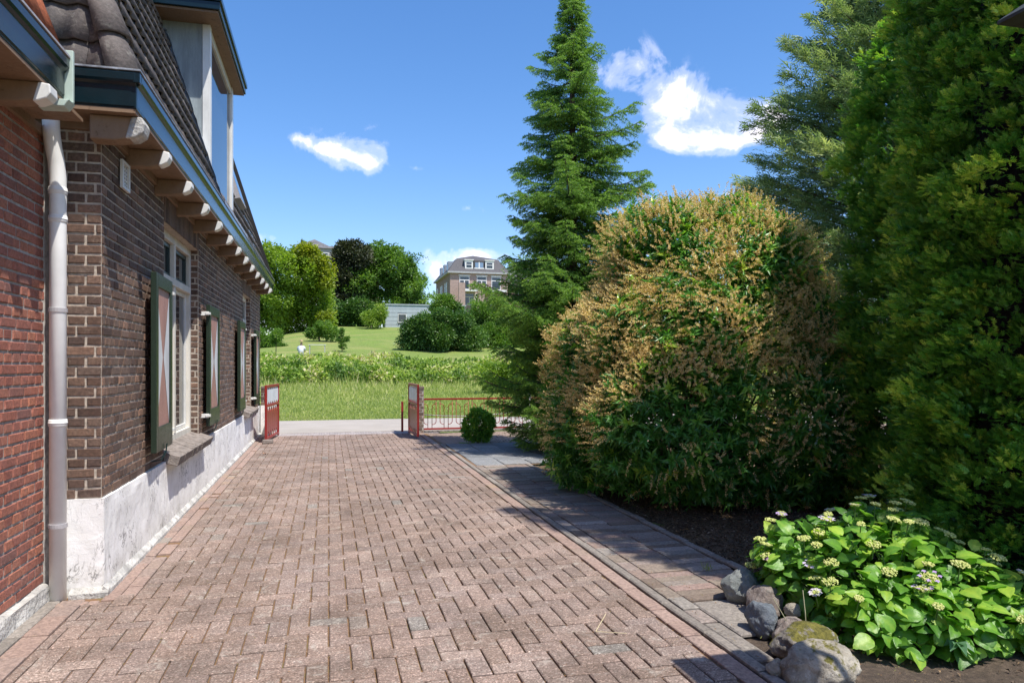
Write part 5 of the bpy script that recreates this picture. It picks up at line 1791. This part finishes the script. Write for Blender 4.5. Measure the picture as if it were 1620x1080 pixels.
# weeds by the stones
wd = thing('weed_tuft', (2.28, 3.32, 0), 'thin dry and green grass stalks between drive edge and boulders', 'weed')
mb = MB(); n = 60
P = np.array([2.28, 3.32, 0]) + rg.normal(0, .05, (n, 3)) * np.array([1, 1, 0])
leaves(mb, P, np.array([0, 0, 1.]) + rg.normal(0, .5, (n, 3)), rnd(n, rg), rg.uniform(.04, .11, n), .004, rg.uniform(.2, .9, n), 'blade')
at_origin(mb.build('blades', ML_grass), wd)
mb = MB()
mb.tube([(2.30, 3.28, 0), (2.27, 3.27, .12), (2.22, 3.30, .22)], .002, 5); mb.tube([(2.36, 3.22, 0), (2.35, 3.22, .16), (2.35, 3.24, .27)], .0025, 5)
at_origin(mb.build('stalks', simple('stalk', (.45, .42, .25), .8, .1, 20)), wd)
wd = thing('weed_tuft', (2.52, 4.52, 0), 'tiny green grass tuft growing from the paver strip', 'weed')
mb = MB(); n = 26
P = np.array([2.52, 4.52, .01]) + rg.normal(0, .015, (n, 3)) * np.array([1, 1, 0])
leaves(mb, P, np.array([0, 0, 1.]) + rg.normal(0, .35, (n, 3)), rnd(n, rg), rg.uniform(.03, .07, n), .004, rg.uniform(.2, .7, n), 'blade')
at_origin(mb.build('blades', ML_grass), wd)
# maple seedling under the hydrangea
sd = thing('maple_seedling', (2.92, 2.86, 0), 'bluish green lobed seedling leaf under the hydrangea at the bottom edge', 'plant')
mb = MB()
for k in range(5):
    a_ = -1.9 + (k - 2) * .75
    leaves(mb, np.array([[2.92, 2.86, .09]]), np.array([[math.cos(a_), math.sin(a_), -.15]]), np.array([[0, -.3, 1.]]), .10 - .018 * abs(k - 2), .05, .5, 'fold')
at_origin(mb.build('leaf', leafmat('seedling_leaf', [(0, (.06, .15, .07)), (1, (.12, .25, .12))], .5, .3)), sd)
mb = MB(); mb.tube([(2.96, 2.9, -.01), (2.92, 2.86, .09)], .002, 5); at_origin(mb.build('stem', M_stem), sd)

# ------------------------------------------------------------------ meadow grass and bramble thicket
rg = np.random.default_rng(21)
n = 120000
y = 19.3 + (rg.uniform(0, 1, n) ** 1.35) * 19.5
x = rg.uniform(-.36, .62, n) * y * 1.0 + 1
hgt = np.interp(y, [19.3, 21, 29, 34, 39], [.04, .06, .10, .22, .50]) * rg.uniform(.5, 1.4, n)
pn = np.array([noise.noise(Vector((a_ * .45, b_ * .45, 0))) for a_, b_ in zip(x[::8], y[::8])]).repeat(8)[:n]
hgt = hgt * (1 + pn * .9) * np.where((y > 31) & (rg.uniform(0, 1, n) < .12), 1.7, 1.0)
P = np.stack([x, y, hz(x, y) - .02], 1)
mb = MB()
tv = np.clip(.42 + pn * .5 + rg.normal(0, .16, n) + np.where((y > 30) & (rg.uniform(0, 1, n) < .25), .35, 0), 0, 1)
leaves(mb, P, np.array([0, 0, 1.]) + rg.normal(0, .35, (n, 3)), rnd(n, rg), hgt, rg.uniform(.012, .03, n) * (y / 22), tv, 'needle')
tag(mb.build('meadow_grass', ML_grass), kind='stuff')
# thicket
mb = MB(); ells = []
for k in range(170):
    xx = rg.uniform(-14, 34); yy = rg.uniform(35.5, 46)
    h_ = rg.uniform(.28, .66) * np.interp(yy, [35.5, 38, 47], [.7, 1.15, 1.15])
    ells.append(((xx, yy, hz(xx, yy) + h_ * .45), (rg.uniform(1.2, 2.4), rg.uniform(1.0, 1.8), h_)))
C_, N_ = union_surface(ells, 17000, rg, shell=(.75, 1.04)); fr_ = N_[:, 1] < .45; C_ = C_[fr_]; N_ = N_[fr_]; per = 14
pn = np.array([noise.noise(Vector(tuple(c * .9))) + .6 * noise.noise(Vector(tuple(c * .3))) for c in C_]); C_ = C_ + np.array([0, 0, 1]) * (pn * .35)[:, None]
d = nrm(rg.normal(size=(len(C_), per, 3)) + N_[:, None] * .6)
P = (C_[:, None] + d * rg.uniform(.05, .26, (len(C_), per, 1))).reshape(-1, 3); n = len(P)
tv = np.clip(np.repeat(.44 + pn * 1.05, per) + rg.normal(0, .14, n) + np.where(rg.uniform(0, 1, n) < .04, .5, 0), 0, 1)  # shade of the gaps put into the tint: low clumps darker, raised ones lighter
leaves(mb, P, d.reshape(-1, 3) + rg.normal(0, .5, (n, 3)), np.array([0, -.2, .8]) + rg.normal(0, .5, (n, 3)), rg.uniform(.11, .22, n), rg.uniform(.08, .15, n), tv, 'diamond')
tag(mb.build('bramble_thicket', ML_bramble), kind='stuff')


# ------------------------------------------------------------------ trees in the distance
def camxy(px, d):
    """ground position of a far thing: bearing of column px (of 1620) at distance d along the view"""
    lat = (px - 810) / 1150 * d; t = R(YAW)
    return d * math.sin(t) + lat * math.cos(t), d * math.cos(t) - lat * math.sin(t)


def zat(py, d):
    return 1.42 + (577 - py) / 1150 * d


def tree(name, blobs, d, base_px, label, m_, seed, L, nc, per, rc, trunk_r=.3, extra=None, group=None, cat='tree', base_z=None, up=.5, limbs=6):
    """blobs: (px, py, half width px, half height px, depth offset m) at distance d"""
    bx, by = camxy(base_px, d); bz = float(hz(bx, by)) if base_z is None else base_z
    root = thing(name, (bx, by, bz), label, cat, group)
    ells = []
    for (px, py, rx, ry, dd) in blobs:
        cx, cy = camxy(px, d + dd); s_ = (d + dd) / 1150; g_ = rc * .85 / s_; rx = max(rx - g_, rx * .45); ry = max(ry - g_, ry * .45)
        ells.append(((cx, cy, zat(py, d + dd)), (rx * s_, min(rx, ry * 1.2) * s_ * .9, ry * s_)))
    rg_ = np.random.default_rng(seed); nc = int(nc * 1.55); L = L * 1.08
    mb = MB(); mats = [m_]
    clumpy(mb, ells, nc, rc, per, L, L * .62, up=up, rng=rg_, shell=(.72, 1.0))
    if extra:
        for (bl, em, frac) in extra:
            e2 = []
            for (px, py, rx, ry, dd) in bl:
                cx, cy = camxy(px, d + dd); s_ = (d + dd) / 1150; g_ = rc * .7 / s_; rx = max(rx - g_, rx * .5); ry = max(ry - g_, ry * .5)
                e2.append(((cx, cy, zat(py, d + dd)), (rx * s_, rx * s_ * .8, ry * s_)))
            mats.append(em)
            clumpy(mb, e2, int(nc * frac), rc, per, L, L * .62, up=up, rng=rg_, mi=len(mats) - 1, shell=(.8, 1.0))
    at_origin(mb.build('crown', mats), root)
    top = max(e[0][2] for e in ells); cx = np.mean([e[0][0] for e in ells[:1]]); cy = np.mean([e[0][1] for e in ells[:1]])
    if trunk_r:
        t_ = trunk_mesh((bx, by, bz - .2), (cx, cy, top), trunk_r, trunk_r * .3, trunk_r * .4, limbs, ells[0][1][0] * .9, seed)
        at_origin(t_.build('trunk', M_bark, smooth=True), root)
    return root


G = 'trees on the hill'
tree('maple_tree', [(455, 460, 62, 58, 0), (425, 430, 45, 42, 0), (475, 440, 40, 45, -1), (440, 500, 60, 30, 1), (395, 450, 40, 50, 2), (490, 490, 30, 35, 0)], 80, 450,
     'light green maple with yellow-green patches, leftmost on the hill', ML_light, 51, .30, 1150, 26, .85, .3,
     extra=[([(503, 418, 18, 24, -2), (490, 400, 20, 9, -2), (516, 448, 9, 14, -2), (514, 500, 9, 14, -2)], ML_yellow, .13)], group=G)
tree('copper_beech_tree', [(547, 415, 26, 38, 0), (535, 455, 26, 40, 0), (560, 400, 20, 22, 0), (550, 490, 32, 35, 0)], 93, 545,
     'dark copper-leaved tree between the yellow-green maple and the green tree', ML_copper, 52, .30, 700, 26, .8, .3, group=G)
tree('locust_tree', [(610, 430, 48, 44, 0), (640, 420, 26, 26, -1), (590, 410, 34, 28, -1), (648, 455, 32, 28, 1), (600, 475, 62, 34, 0), (652, 408, 12, 16, -1), (570, 450, 26, 30, -2), (665, 478, 24, 18, 0)], 96, 612,
     'tall mid-green spreading tree right of the copper tree', ML_green, 53, .30, 1150, 24, .85, .35, group=G, limbs=9)
tree('dark_evergreen_tree', [(560, 500, 30, 26, 0), (530, 510, 30, 20, 0)], 90, 555, 'dark evergreen shrubbery under the copper tree on the hill', ML_dark, 54, .28, 350, 24, .8, .2, group=G)
GS = 'shrubs on the grassy slope'
tree('slope_shrub', [(592, 507, 20, 14, 0), (603, 500, 12, 13, 0)], 84, 592, 'rounded olive-green shrub left of the grey pavilion', ML_bramble, 55, .2, 220, 20, .5, .06, group=GS, cat='shrub')
tree('slope_shrub', [(690, 526, 46, 30, 0), (655, 532, 28, 24, 0), (715, 512, 30, 24, 0), (675, 508, 24, 14, 0), (735, 534, 26, 24, 1), (640, 522, 12, 10, 0)], 61, 690,
     'large dark green shrub hiding the right half of the grey pavilion', ML_dark, 56, .17, 1300, 26, .5, .10, group=GS, cat='shrub')
tree('slope_shrub', [(770, 503, 32, 26, 0), (748, 506, 20, 20, 0), (795, 488, 18, 20, 1), (780, 540, 40, 34, -1), (810, 520, 30, 40, 0)], 67, 772,
     'tall green shrub below the brick villa, left of the spruce', ML_green, 57, .17, 1200, 24, .5, .10, group=GS, cat='shrub')
tree('slope_shrub', [(706, 480, 20, 10, 0), (695, 488, 22, 12, 0), (725, 490, 16, 10, 0)], 82, 706, 'loose green shrub in front of the villa left corner', ML_green, 58, .2, 260, 18, .5, .06, group=GS, cat='shrub')
tree('slope_shrub', [(420, 545, 26, 14, 0), (400, 540, 20, 16, 0), (445, 548, 12, 9, 0)], 62, 425, 'low green hedge at the left end of the lawn', ML_green, 59, .14, 420, 22, .4, .05, group=GS, cat='shrub')
tree('umbrella_tree', [(500, 522, 18, 9, 0), (516, 524, 18, 8, 0), (490, 530, 10, 9, 0), (525, 530, 10, 7, 0), (506, 518, 12, 8, 0)], 66, 507, 'small umbrella-shaped tree on the lawn beside the garden table', ML_green, 60, .14, 240, 20, .28, .10, limbs=3)
tree('young_fruit_tree', [(541, 525, 6, 9, 0), (537, 538, 8, 7, 0), (548, 537, 7, 6, 0), (541, 548, 6, 5, 0)], 58, 541, 'thin young fruit tree right of the umbrella-shaped tree', ML_green, 61, .11, 90, 14, .2, .04, limbs=3)
tree('young_fruit_tree', [(438, 530, 8, 10, 0), (434, 540, 7, 8, 0)], 54, 436, 'small spindly tree on the lawn nearest the house corner', ML_green, 62, .11, 90, 14, .2, .04, limbs=3)
tree('broadleaf_tree', [(860, 440, 60, 50, 0), (900, 500, 70, 60, 0), (840, 510, 40, 50, -2), (960, 470, 70, 60, 4)], 84, 870, 'dark tree seen in gaps behind the spruce', ML_dark, 63, .28, 900, 22, .9, .3, group=G)
tree('broadleaf_tree', [(1150, 480, 110, 90, 0), (1050, 500, 80, 70, 0), (1300, 480, 110, 110, 0)], 60, 1150, 'green tree seen in gaps behind the flowering laurel', ML_green, 64, .25, 900, 20, .9, .3, group=G)
tree('hedge_shrub', [(800, 600, 40, 24, 0), (850, 590, 50, 30, 0), (910, 600, 50, 30, 0), (780, 585, 26, 16, 0)], 30, 840, 'bright green shrub at the meadow edge behind the spruce', ML_light, 65, .10, 700, 22, .24, .05, group=GS, cat='shrub', base_z=.3)

# ------------------------------------------------------------------ buildings on the hill
M_vbrick = simple('pink_brick_far', (.42, .30, .255), .9, .12, 3)
M_vside = simple('brown_brick_far', (.27, .19, .15), .9, .12, 3)
M_vroof = simple('dark_tile_far', (.095, .09, .095), .8, .15, 4)
M_vwhite = simple('white_trim_far', (.75, .74, .72), .6, .05, 3)
M_vgrey = simple('grey_trim_far', (.40, .40, .40), .6, .1, 3)
M_pav = simple('pavilion_board', (.42, .47, .50), .6, .08, 2, bumps=0)
M_pavgap = simple('board_gap', (.16, .18, .20), .8, .1, 3, bumps=0)


def win(root, x0, x1, z0, z1, y=0, axis='y', fr=.10, arch=0, bars=1, transom=.7, dpt=.12, label=None, door=False):
    """white window on plane y (facing -y) or on plane x (facing -x) of root space, parts frame + pane"""
    def bx(mb, a0, a1, n0, n1, c0, c1):
        if axis == 'y': mb.box(a0, a1, y + n0, y + n1, c0, c1)
        else: mb.box(y + n0, y + n1, a0, a1, c0, c1)
    f = MB()
    bx(f, x0, x0 + fr, -.06, dpt, z0, z1); bx(f, x1 - fr, x1, -.06, dpt, z0, z1)
    bx(f, x0 + fr, x1 - fr, -.06, dpt, z1 - fr, z1); bx(f, x0 + fr, x1 - fr, -.06, dpt, z0, z0 + fr)
    if transom: zt_ = z0 + (z1 - z0) * transom; bx(f, x0 + fr, x1 - fr, -.05, dpt, zt_ - .07, zt_ + .07)
    top = zt_ if transom else z1 - fr
    for k in range(bars):
        xc = x0 + (x1 - x0) * (k + 1) / (bars + 1); bx(f, xc - .07, xc + .07, -.045, dpt, z0 + fr, top - .07)
    fo = f.build('window', M_vwhite); fo.parent = root
    g = MB(); bx(g, x0 + fr, x1 - fr, -.02, .05, z0 + fr, z1 - fr)
    go = g.build('pane', M_glass); go.parent = fo
    return fo


# villa: local x along the front, y into depth
vx, vy = camxy(712, 120)
VB = 5.8
villa = thing('brick_villa', (vx, vy, VB), 'pinkish brick villa with dark mansard roof and white dormers on the hilltop', 'house')
W_, Dp = 9.8, 16.0; EH = zat(429, 120) - VB
mb = MB(); mb.box(0, W_, 0, Dp, -1, EH); o_ = mb.build('wall', M_vbrick); o_.parent = villa
mb = MB(); mb.box(-.012, 0, 0.1, Dp, -1, EH - .3); o_ = mb.build('side_wall_sheet', M_vside); o_.parent = villa  # thin sheet in a darker brick tone than the front wall
MH = EH + 2.35; AP = EH + 3.35; ins = 1.35
mb = MB(); e = .35
V = [(-e, -e, EH), (W_ + e, -e, EH), (W_ + e, Dp + e, EH), (-e, Dp + e, EH), (ins, ins, MH), (W_ - ins, ins, MH), (W_ - ins, Dp - ins, MH), (ins, Dp - ins, MH), (W_ / 2 - .2, ins + 3.0, AP), (W_ / 2 - .2, Dp - ins - 3, AP)]
mb.add(V, [(0, 1, 5, 4), (1, 2, 6, 5), (2, 3, 7, 6), (3, 0, 4, 7), (4, 5, 8), (5, 6, 9, 8), (6, 7, 9), (7, 4, 8, 9)])
rf_ = mb.build('roof', M_vroof); rf_.parent = villa
mb = MB(); mb.box(-.45, W_ + .45, -.45, Dp + .45, EH - .28, EH - .002)
o_ = mb.build('cornice', M_vgrey); o_.parent = villa
s120 = 120 / 1150
for (xa, xb, nb) in ((727, 743, 1), (755, 771, 1), (779, 794, 0)):
    x0, x1 = (xa - 712) * s120, (xb - 712) * s120
    win(villa, x0, x1, zat(457, 120) - VB, zat(436, 120) - VB, bars=nb)
    mb = MB(); mb.box(x0 - .15, x1 + .15, -.10, .0, zat(435.5, 120) - VB, zat(434, 120) - VB); o_ = mb.build('lintel', M_vwhite); o_.parent = villa
for (xa, xb) in ((735, 751), (752, 766)):
    win(villa, (xa - 712) * s120, (xb - 712) * s120, zat(482, 120) - VB, zat(463, 120) - VB, bars=1)
win(villa, (778 - 712) * s120, (794 - 712) * s120, zat(482, 120) - VB, zat(463, 120) - VB, bars=1)
for yy in (3.0, 4.6, 8.2, 9.8, 13.4):
    win(villa, yy, yy + 1.0, EH - 4.0, EH - 1.5, y=-.02, axis='x', bars=0)
# balconies with brick piers and railing
bz_ = zat(458, 120) - VB
for (xa, xb) in ((723, 733), (753, 764)):
    mb = MB(); mb.box((xa - 712) * s120, (xb - 712) * s120, -1.9, -1.4, -1, bz_ + 1.0); o_ = mb.build('balcony_pier', M_vbrick); o_.parent = villa
for (xa, xb) in ((733, 753), (764, 800)):
    mb = MB(); mb.box((xa - 712) * s120, (xb - 712) * s120, -1.85, -.07, bz_ - .35, bz_ - .05)
    o_ = mb.build('balcony', M_vwhite); o_.parent = villa
    rl = MB(); x0, x1 = (xa - 712) * s120, (xb - 712) * s120
    rl.box(x0, x1, -1.8, -1.76, bz_ + .80, bz_ + .86)
    q = x0
    while q < x1: rl.box(q, q + .03, -1.79, -1.765, bz_ - .05, bz_ + .80); q += .16
    c_ = rl.build('balcony_railing', M_green); c_.parent = o_
# dormers on the front slope
for (xa, xb, dbl) in ((736, 749, 0), (751, 767, 1), (769, 783, 0)):
    x0, x1 = (xa - 712) * s120, (xb - 712) * s120; z0, z1 = zat(424, 120) - VB, zat(410.5, 120) - VB
    mb = MB(); mb.box(x0, x1, .0, 1.6, z0, z1); d_ = mb.build('roof_dormer', M_vwhite if not dbl else M_vroof); d_.parent = villa
    pn_ = [(x0 + .25, x1 - .25)] if not dbl else [(x0 + .15, (x0 + x1) / 2 - .1), ((x0 + x1) / 2 + .1, x1 - .15)]
    for (p0, p1) in pn_:
        g = MB(); g.box(p0, p1, -.03, .0, z0 + .22, z1 - .35); c_ = g.build('pane', M_glass2 if dbl else M_glass); c_.parent = d_
    if not dbl:
        g = MB(); g.box(x0 - .12, x1 + .12, -.12, 1.6, z1, z1 + .14); c_ = g.build('dormer_cap', M_vwhite); c_.parent = d_
        g = MB(); g.box(x0 + .25, x1 - .25, -.05, -.03, (z0 + z1) / 2 - .08, (z0 + z1) / 2 + .02); c_ = g.build('glazing_bar', M_vwhite); c_.parent = d_
    else:
        g = MB(); g.box((x0 + x1) / 2 - .1, (x0 + x1) / 2 + .1, -.04, .0, z0, z1 - .3); c_ = g.build('glazing_bar', M_vwhite); c_.parent = d_
        g = MB(); g.box(x0, x1, -.05, .0, z0, z0 + .2); c_ = g.build('dormer_sill', M_vwhite); c_.parent = d_
for yy in (2.0, 6.2, 10.4):
    mb = MB(); mb.box(.0, 1.3, yy, yy + 1.5, EH + .3, EH + 1.9); d_ = mb.build('roof_dormer', M_lead); d_.parent = villa
    g = MB(); g.box(-.03, 0, yy + .2, yy + 1.3, EH + .5, EH + 1.6); c_ = g.build('pane', M_glass); c_.parent = d_
mb = MB(); mb.box(.6, 1.3, Dp - 2, Dp - 1.2, EH, EH + 2.4); c_ = mb.build('chimney', M_vside); c_.parent = rf_

# neighbour right of the villa, mostly behind the spruce
hx, hy = camxy(806, 128)
nb_ = thing('town_house', (hx, hy, VB), 'grey-roofed brick house right of the villa, half hidden by the spruce', 'house')
mb = MB(); mb.box(0, 22, 0, 10, -1, 10.2); o_ = mb.build('wall', M_vside); o_.parent = nb_
mb = MB(); mb.add([(-.3, -.3, 10.2), (22.3, -.3, 10.2), (22.3, 10.3, 10.2), (-.3, 10.3, 10.2), (1.2, 2.2, 13.6), (20.8, 2.2, 13.6), (20.8, 8, 13.6), (1.2, 8, 13.6)], np.array([(0, 1, 5, 4), (1, 2, 6, 5), (2, 3, 7, 6), (3, 0, 4, 7), (4, 5, 6, 7)]))
o_ = mb.build('roof', M_slate); o_.parent = nb_
for xx in (1.0, 5.0, 9.0, 13.0, 17.0):
    win(nb_, xx, xx + 1.5, 7.0, 9.3); win(nb_, xx, xx + 1.5, 3.6, 6.0)

# slate-roofed house behind the maple
hx, hy = camxy(466, 135)
sh = thing('slate_roof_house', (hx, hy, 6), 'pale grey house with a pointed slate roof above the maple', 'house')
s135 = 135 / 1150
Wd = (524 - 466) * s135; EHs = zat(391, 135) - 6; APs = zat(373, 135) - 6
mb = MB(); mb.box(0, Wd, 0, 9, -1, EHs); o_ = mb.build('wall', simple('grey_render_far', (.36, .35, .34), .9, .1, 2)); o_.parent = sh
mb = MB(); xm = (496 - 466) * s135
mb.add([(-.3, -.3, EHs), (Wd + .3, -.3, EHs), (Wd + .3, 9.3, EHs), (-.3, 9.3, EHs), (xm, 3.0, APs), (xm, 6.0, APs)], [(0, 1, 4), (1, 2, 5, 4), (2, 3, 5), (3, 0, 4, 5)])
rf_ = mb.build('roof', M_slate); rf_.parent = sh
mb = MB(); mb.box(1.0, 1.5, 2.6, 3.1, EHs, EHs + 1.8); c_ = mb.build('chimney', M_dark); c_.parent = rf_
mb = MB(); mb.add([(Wd - .5, 3, EHs + .9), (Wd + 9, 3, EHs + .8), (Wd + 9, 8, EHs + .8), (Wd - .5, 8, EHs + .9), (Wd - .5, 2, EHs - .6), (Wd + 9, 2, EHs - .6), (Wd + 9, 9, EHs - .6), (Wd - .5, 9, EHs - .6)], np.array([(0, 1, 2, 3), (4, 5, 1, 0), (5, 6, 2, 1), (3, 2, 6, 7)]))
o_ = mb.build('wing_roof', M_slate); o_.parent = sh
mb = MB(); mb.box(Wd, Wd + 8.8, 2.3, 8.8, -1, EHs - .6); o_ = mb.build('wing_wall', M_vside); o_.parent = sh
win(sh, (508 - 466) * s135, (518 - 466) * s135, zat(412, 135) - 6, zat(398, 135) - 6)
win(sh, (478 - 466) * s135, (488 - 466) * s135, zat(412, 135) - 6, zat(398, 135) - 6)

# grey boarded pavilion
px0, py0 = camxy(610, 88)
pv = thing('garden_pavilion', (px0, py0, 5.6), 'low pale grey boarded flat-roofed pavilion on top of the lawn', 'pavilion')
s88 = 88 / 1150; PW = 128 * s88; PT = zat(482, 88) - 5.6
mb = MB(); mb.box(.02, PW - .02, .03, 5, -.6, PT - .1); o_ = mb.build('core_wall', M_pavgap); o_.parent = pv
mb = MB(); nb = 6; h0 = zat(520, 88) - 5.6; hh = (PT - h0) / nb
wx0, wx1 = (629 - 610) * s88, (643 - 610) * s88; wz0, wz1 = zat(510, 88) - 5.6, zat(496, 88) - 5.6
for k in range(nb):
    z0 = h0 + k * hh + .03; z1 = h0 + (k + 1) * hh
    if z0 < wz1 and z1 > wz0:
        mb.box(0, wx0, 0, .03, z0, z1); mb.box(wx1, PW, 0, .03, z0, z1)
    else: mb.box(0, PW, 0, .03, z0, z1)
    mb.box(-.02, 0, 0, 5, z0, z1)
o_ = mb.build('boarding', M_pav); o_.parent = pv
mb = MB(); mb.box(-.1, PW + .1, -.1, 5.1, PT, PT + .12); o_ = mb.build('roof', M_pav); o_.parent = pv
win(pv, wx0, wx1, wz0, wz1, y=.0, bars=0, transom=0, fr=.08)

# garden table and person on the lawn
tx, ty = camxy(502, 55); tz = float(hz(tx, ty))
tb = thing('garden_table', (tx, ty, tz), 'white-topped garden table on the lawn in front of the umbrella tree', 'table')
mb = MB(); mb.box(-.65, .65, -.4, .4, .72, .76); o_ = mb.build('tabletop', M_white, bevel=.01); o_.parent = tb
for sx in (-.55, .55):
    for sy in (-.32, .32):
        mb = MB(); mb.box(sx - .03, sx + .03, sy - .03, sy + .03, -.05, .72); o_ = mb.build('leg', M_pipestain); o_.parent = tb

def person(loc, rz, label):
    root = thing('person', loc, label, 'person', rotz=rz)
    # joints: pelvis root, spine leaning forward, head, arms, legs
    J = [((0, 0, .90), .145), ((0, .02, 1.12), .125), ((0, .05, 1.34), .15), ((0, .07, 1.44), .055), ((0, .09, 1.56), .095), ((0, .09, 1.66), .085),
         ((.17, .05, 1.37), .055), ((.23, .09, 1.12), .042), ((.16, .30, 1.02), .034), ((.13, .38, 1.02), .030),
         ((-.17, .05, 1.37), .055), ((-.23, .09, 1.12), .042), ((-.16, .30, 1.02), .034), ((-.13, .38, 1.02), .030),
         ((.10, 0, .84), .09), ((.11, .03, .47), .06), ((.11, -.02, .08), .042), ((.11, .12, .03), .035),
         ((-.10, 0, .84), .09), ((-.11, .03, .47), .06), ((-.11, -.02, .08), .042), ((-.11, .12, .03), .035)]
    Ed = [(0, 1), (1, 2), (2, 3), (3, 4), (4, 5), (2, 6), (6, 7), (7, 8), (8, 9), (2, 10), (10, 11), (11, 12), (12, 13), (0, 14), (14, 15), (15, 16), (16, 17), (0, 18), (18, 19), (19, 20), (20, 21)]
    base = 22
    for s_, wi in ((1, 9), (-1, 13)):
        w0 = J[wi][0]
        for k in range(4):
            x = w0[0] + s_ * (.027 - .018 * k)
            J.append(((x, w0[1] + .05 + (.01 if k in (1, 2) else 0), w0[2] - .005), .010)); J.append(((x, w0[1] + .085 + (.01 if k in (1, 2) else 0), w0[2] - .03), .008))
            Ed += [(wi, len(J) - 2), (len(J) - 2, len(J) - 1)]
        J.append(((w0[0] - s_ * .04, w0[1] + .02, w0[2]), .011)); Ed.append((wi, len(J) - 1))
    me = bpy.data.meshes.new('body'); me.from_pydata([j[0] for j in J], Ed, [])
    o = bpy.data.objects.new('body', me); COL.objects.link(o); o.parent = root
    sk = o.modifiers.new('skin', 'SKIN')
    for i, (p_, r_) in enumerate(J):
        me.skin_vertices[0].data[i].radius = (r_, r_ * .85)
    me.skin_vertices[0].data[0].use_root = True
    ss = o.modifiers.new('ss', 'SUBSURF'); ss.levels = 1; ss.render_levels = 1
    me.materials.append(simple('skin_tone', (.45, .27, .19), .6, .05, 10))
    sh_ = MB()
    sh_.tube([(0, 0, .86), (0, .02, 1.12), (0, .05, 1.36), (0, .06, 1.42)], [.19, .17, .20, .09], 14)
    for s_ in (1, -1): sh_.tube([(s_ * .12, .05, 1.37), (s_ * .20, .06, 1.30), (s_ * .235, .09, 1.14)], [.085, .075, .065], 10)
    o_ = sh_.build('shirt', M_shwhite, smooth=True); o_.parent = root
    tr_ = MB()
    for s_ in (1, -1): tr_.tube([(s_ * .07, 0, .92), (s_ * .105, .02, .6), (s_ * .11, .0, .12)], [.125, .09, .065], 10)
    o_ = tr_.build('trousers', simple('blue_trousers', (.05, .07, .12), .8, .1, 10), smooth=True); o_.parent = root
    ht = MB(); ht.tube([(0, .09, 1.70), (0, .09, 1.705), (0, .09, 1.71), (0, .09, 1.80), (0, .09, 1.82)], [.20, .20, .10, .095, .05], 18)
    o_ = ht.build('hat', simple('straw_hat', (.52, .40, .22), .8, .1, 30), smooth=False); o_.parent = root
    return root


qx, qy = camxy(476, 47.2)
person((qx, qy, float(hz(qx, qy)) - .05), -.3, 'person in a white shirt and straw hat on the lawn')

# ------------------------------------------------------------------ lantern at the upper right corner
ln = thing('garden_lantern', (2.72, 2.05, 0), 'weathered green metal lantern roof and brown body in the upper right corner', 'lamp')
cx, cy, zr = 2.60, 1.905, 2.66
mb = MB(); r0, r1 = .235, .03
V = []
for (rr, zz) in ((r0, zr), (r0, zr + .012), (r1, zr + .17)):
    V += [(cx - rr, cy - rr, zz), (cx + rr, cy - rr, zz), (cx + rr, cy + rr, zz), (cx - rr, cy + rr, zz)]
F = [(0, 3, 2, 1)] + [(4 * l + i, 4 * l + (i + 1) % 4, 4 * l + 4 + (i + 1) % 4, 4 * l + 4 + i) for l in range(2) for i in range(4)] + [(8, 9, 10, 11)]
mb.add(V, F)
at_origin(mb.build('lamp_roof', simple('patinated_copper', (.05, .065, .05), .6, .3, 14, c2=(.03, .025, .02))), ln)
mb = MB(); r0, r1 = .095, .06; V = []
for (rr, zz) in ((r1, zr - .30), (r0, zr - .002)):
    V += [(cx - rr, cy - rr, zz), (cx + rr, cy - rr, zz), (cx + rr, cy + rr, zz), (cx - rr, cy + rr, zz)]
mb.add(V, np.array([(0, 3, 2, 1), (4, 5, 6, 7)] + [(i, (i + 1) % 4, 4 + (i + 1) % 4, 4 + i) for i in range(4)]))
at_origin(mb.build('lamp_body', simple('brown_metal', (.10, .07, .06), .6, .2, 14)), ln)
mb = MB(); mb.tube([(cx + .25, cy - .1, 0), (cx + .25, cy - .1, zr + .3), (cx + .12, cy - .05, zr + .36), (cx, cy, zr + .17)], .02, 8)
at_origin(mb.build('bracket_post', M_dark), ln)
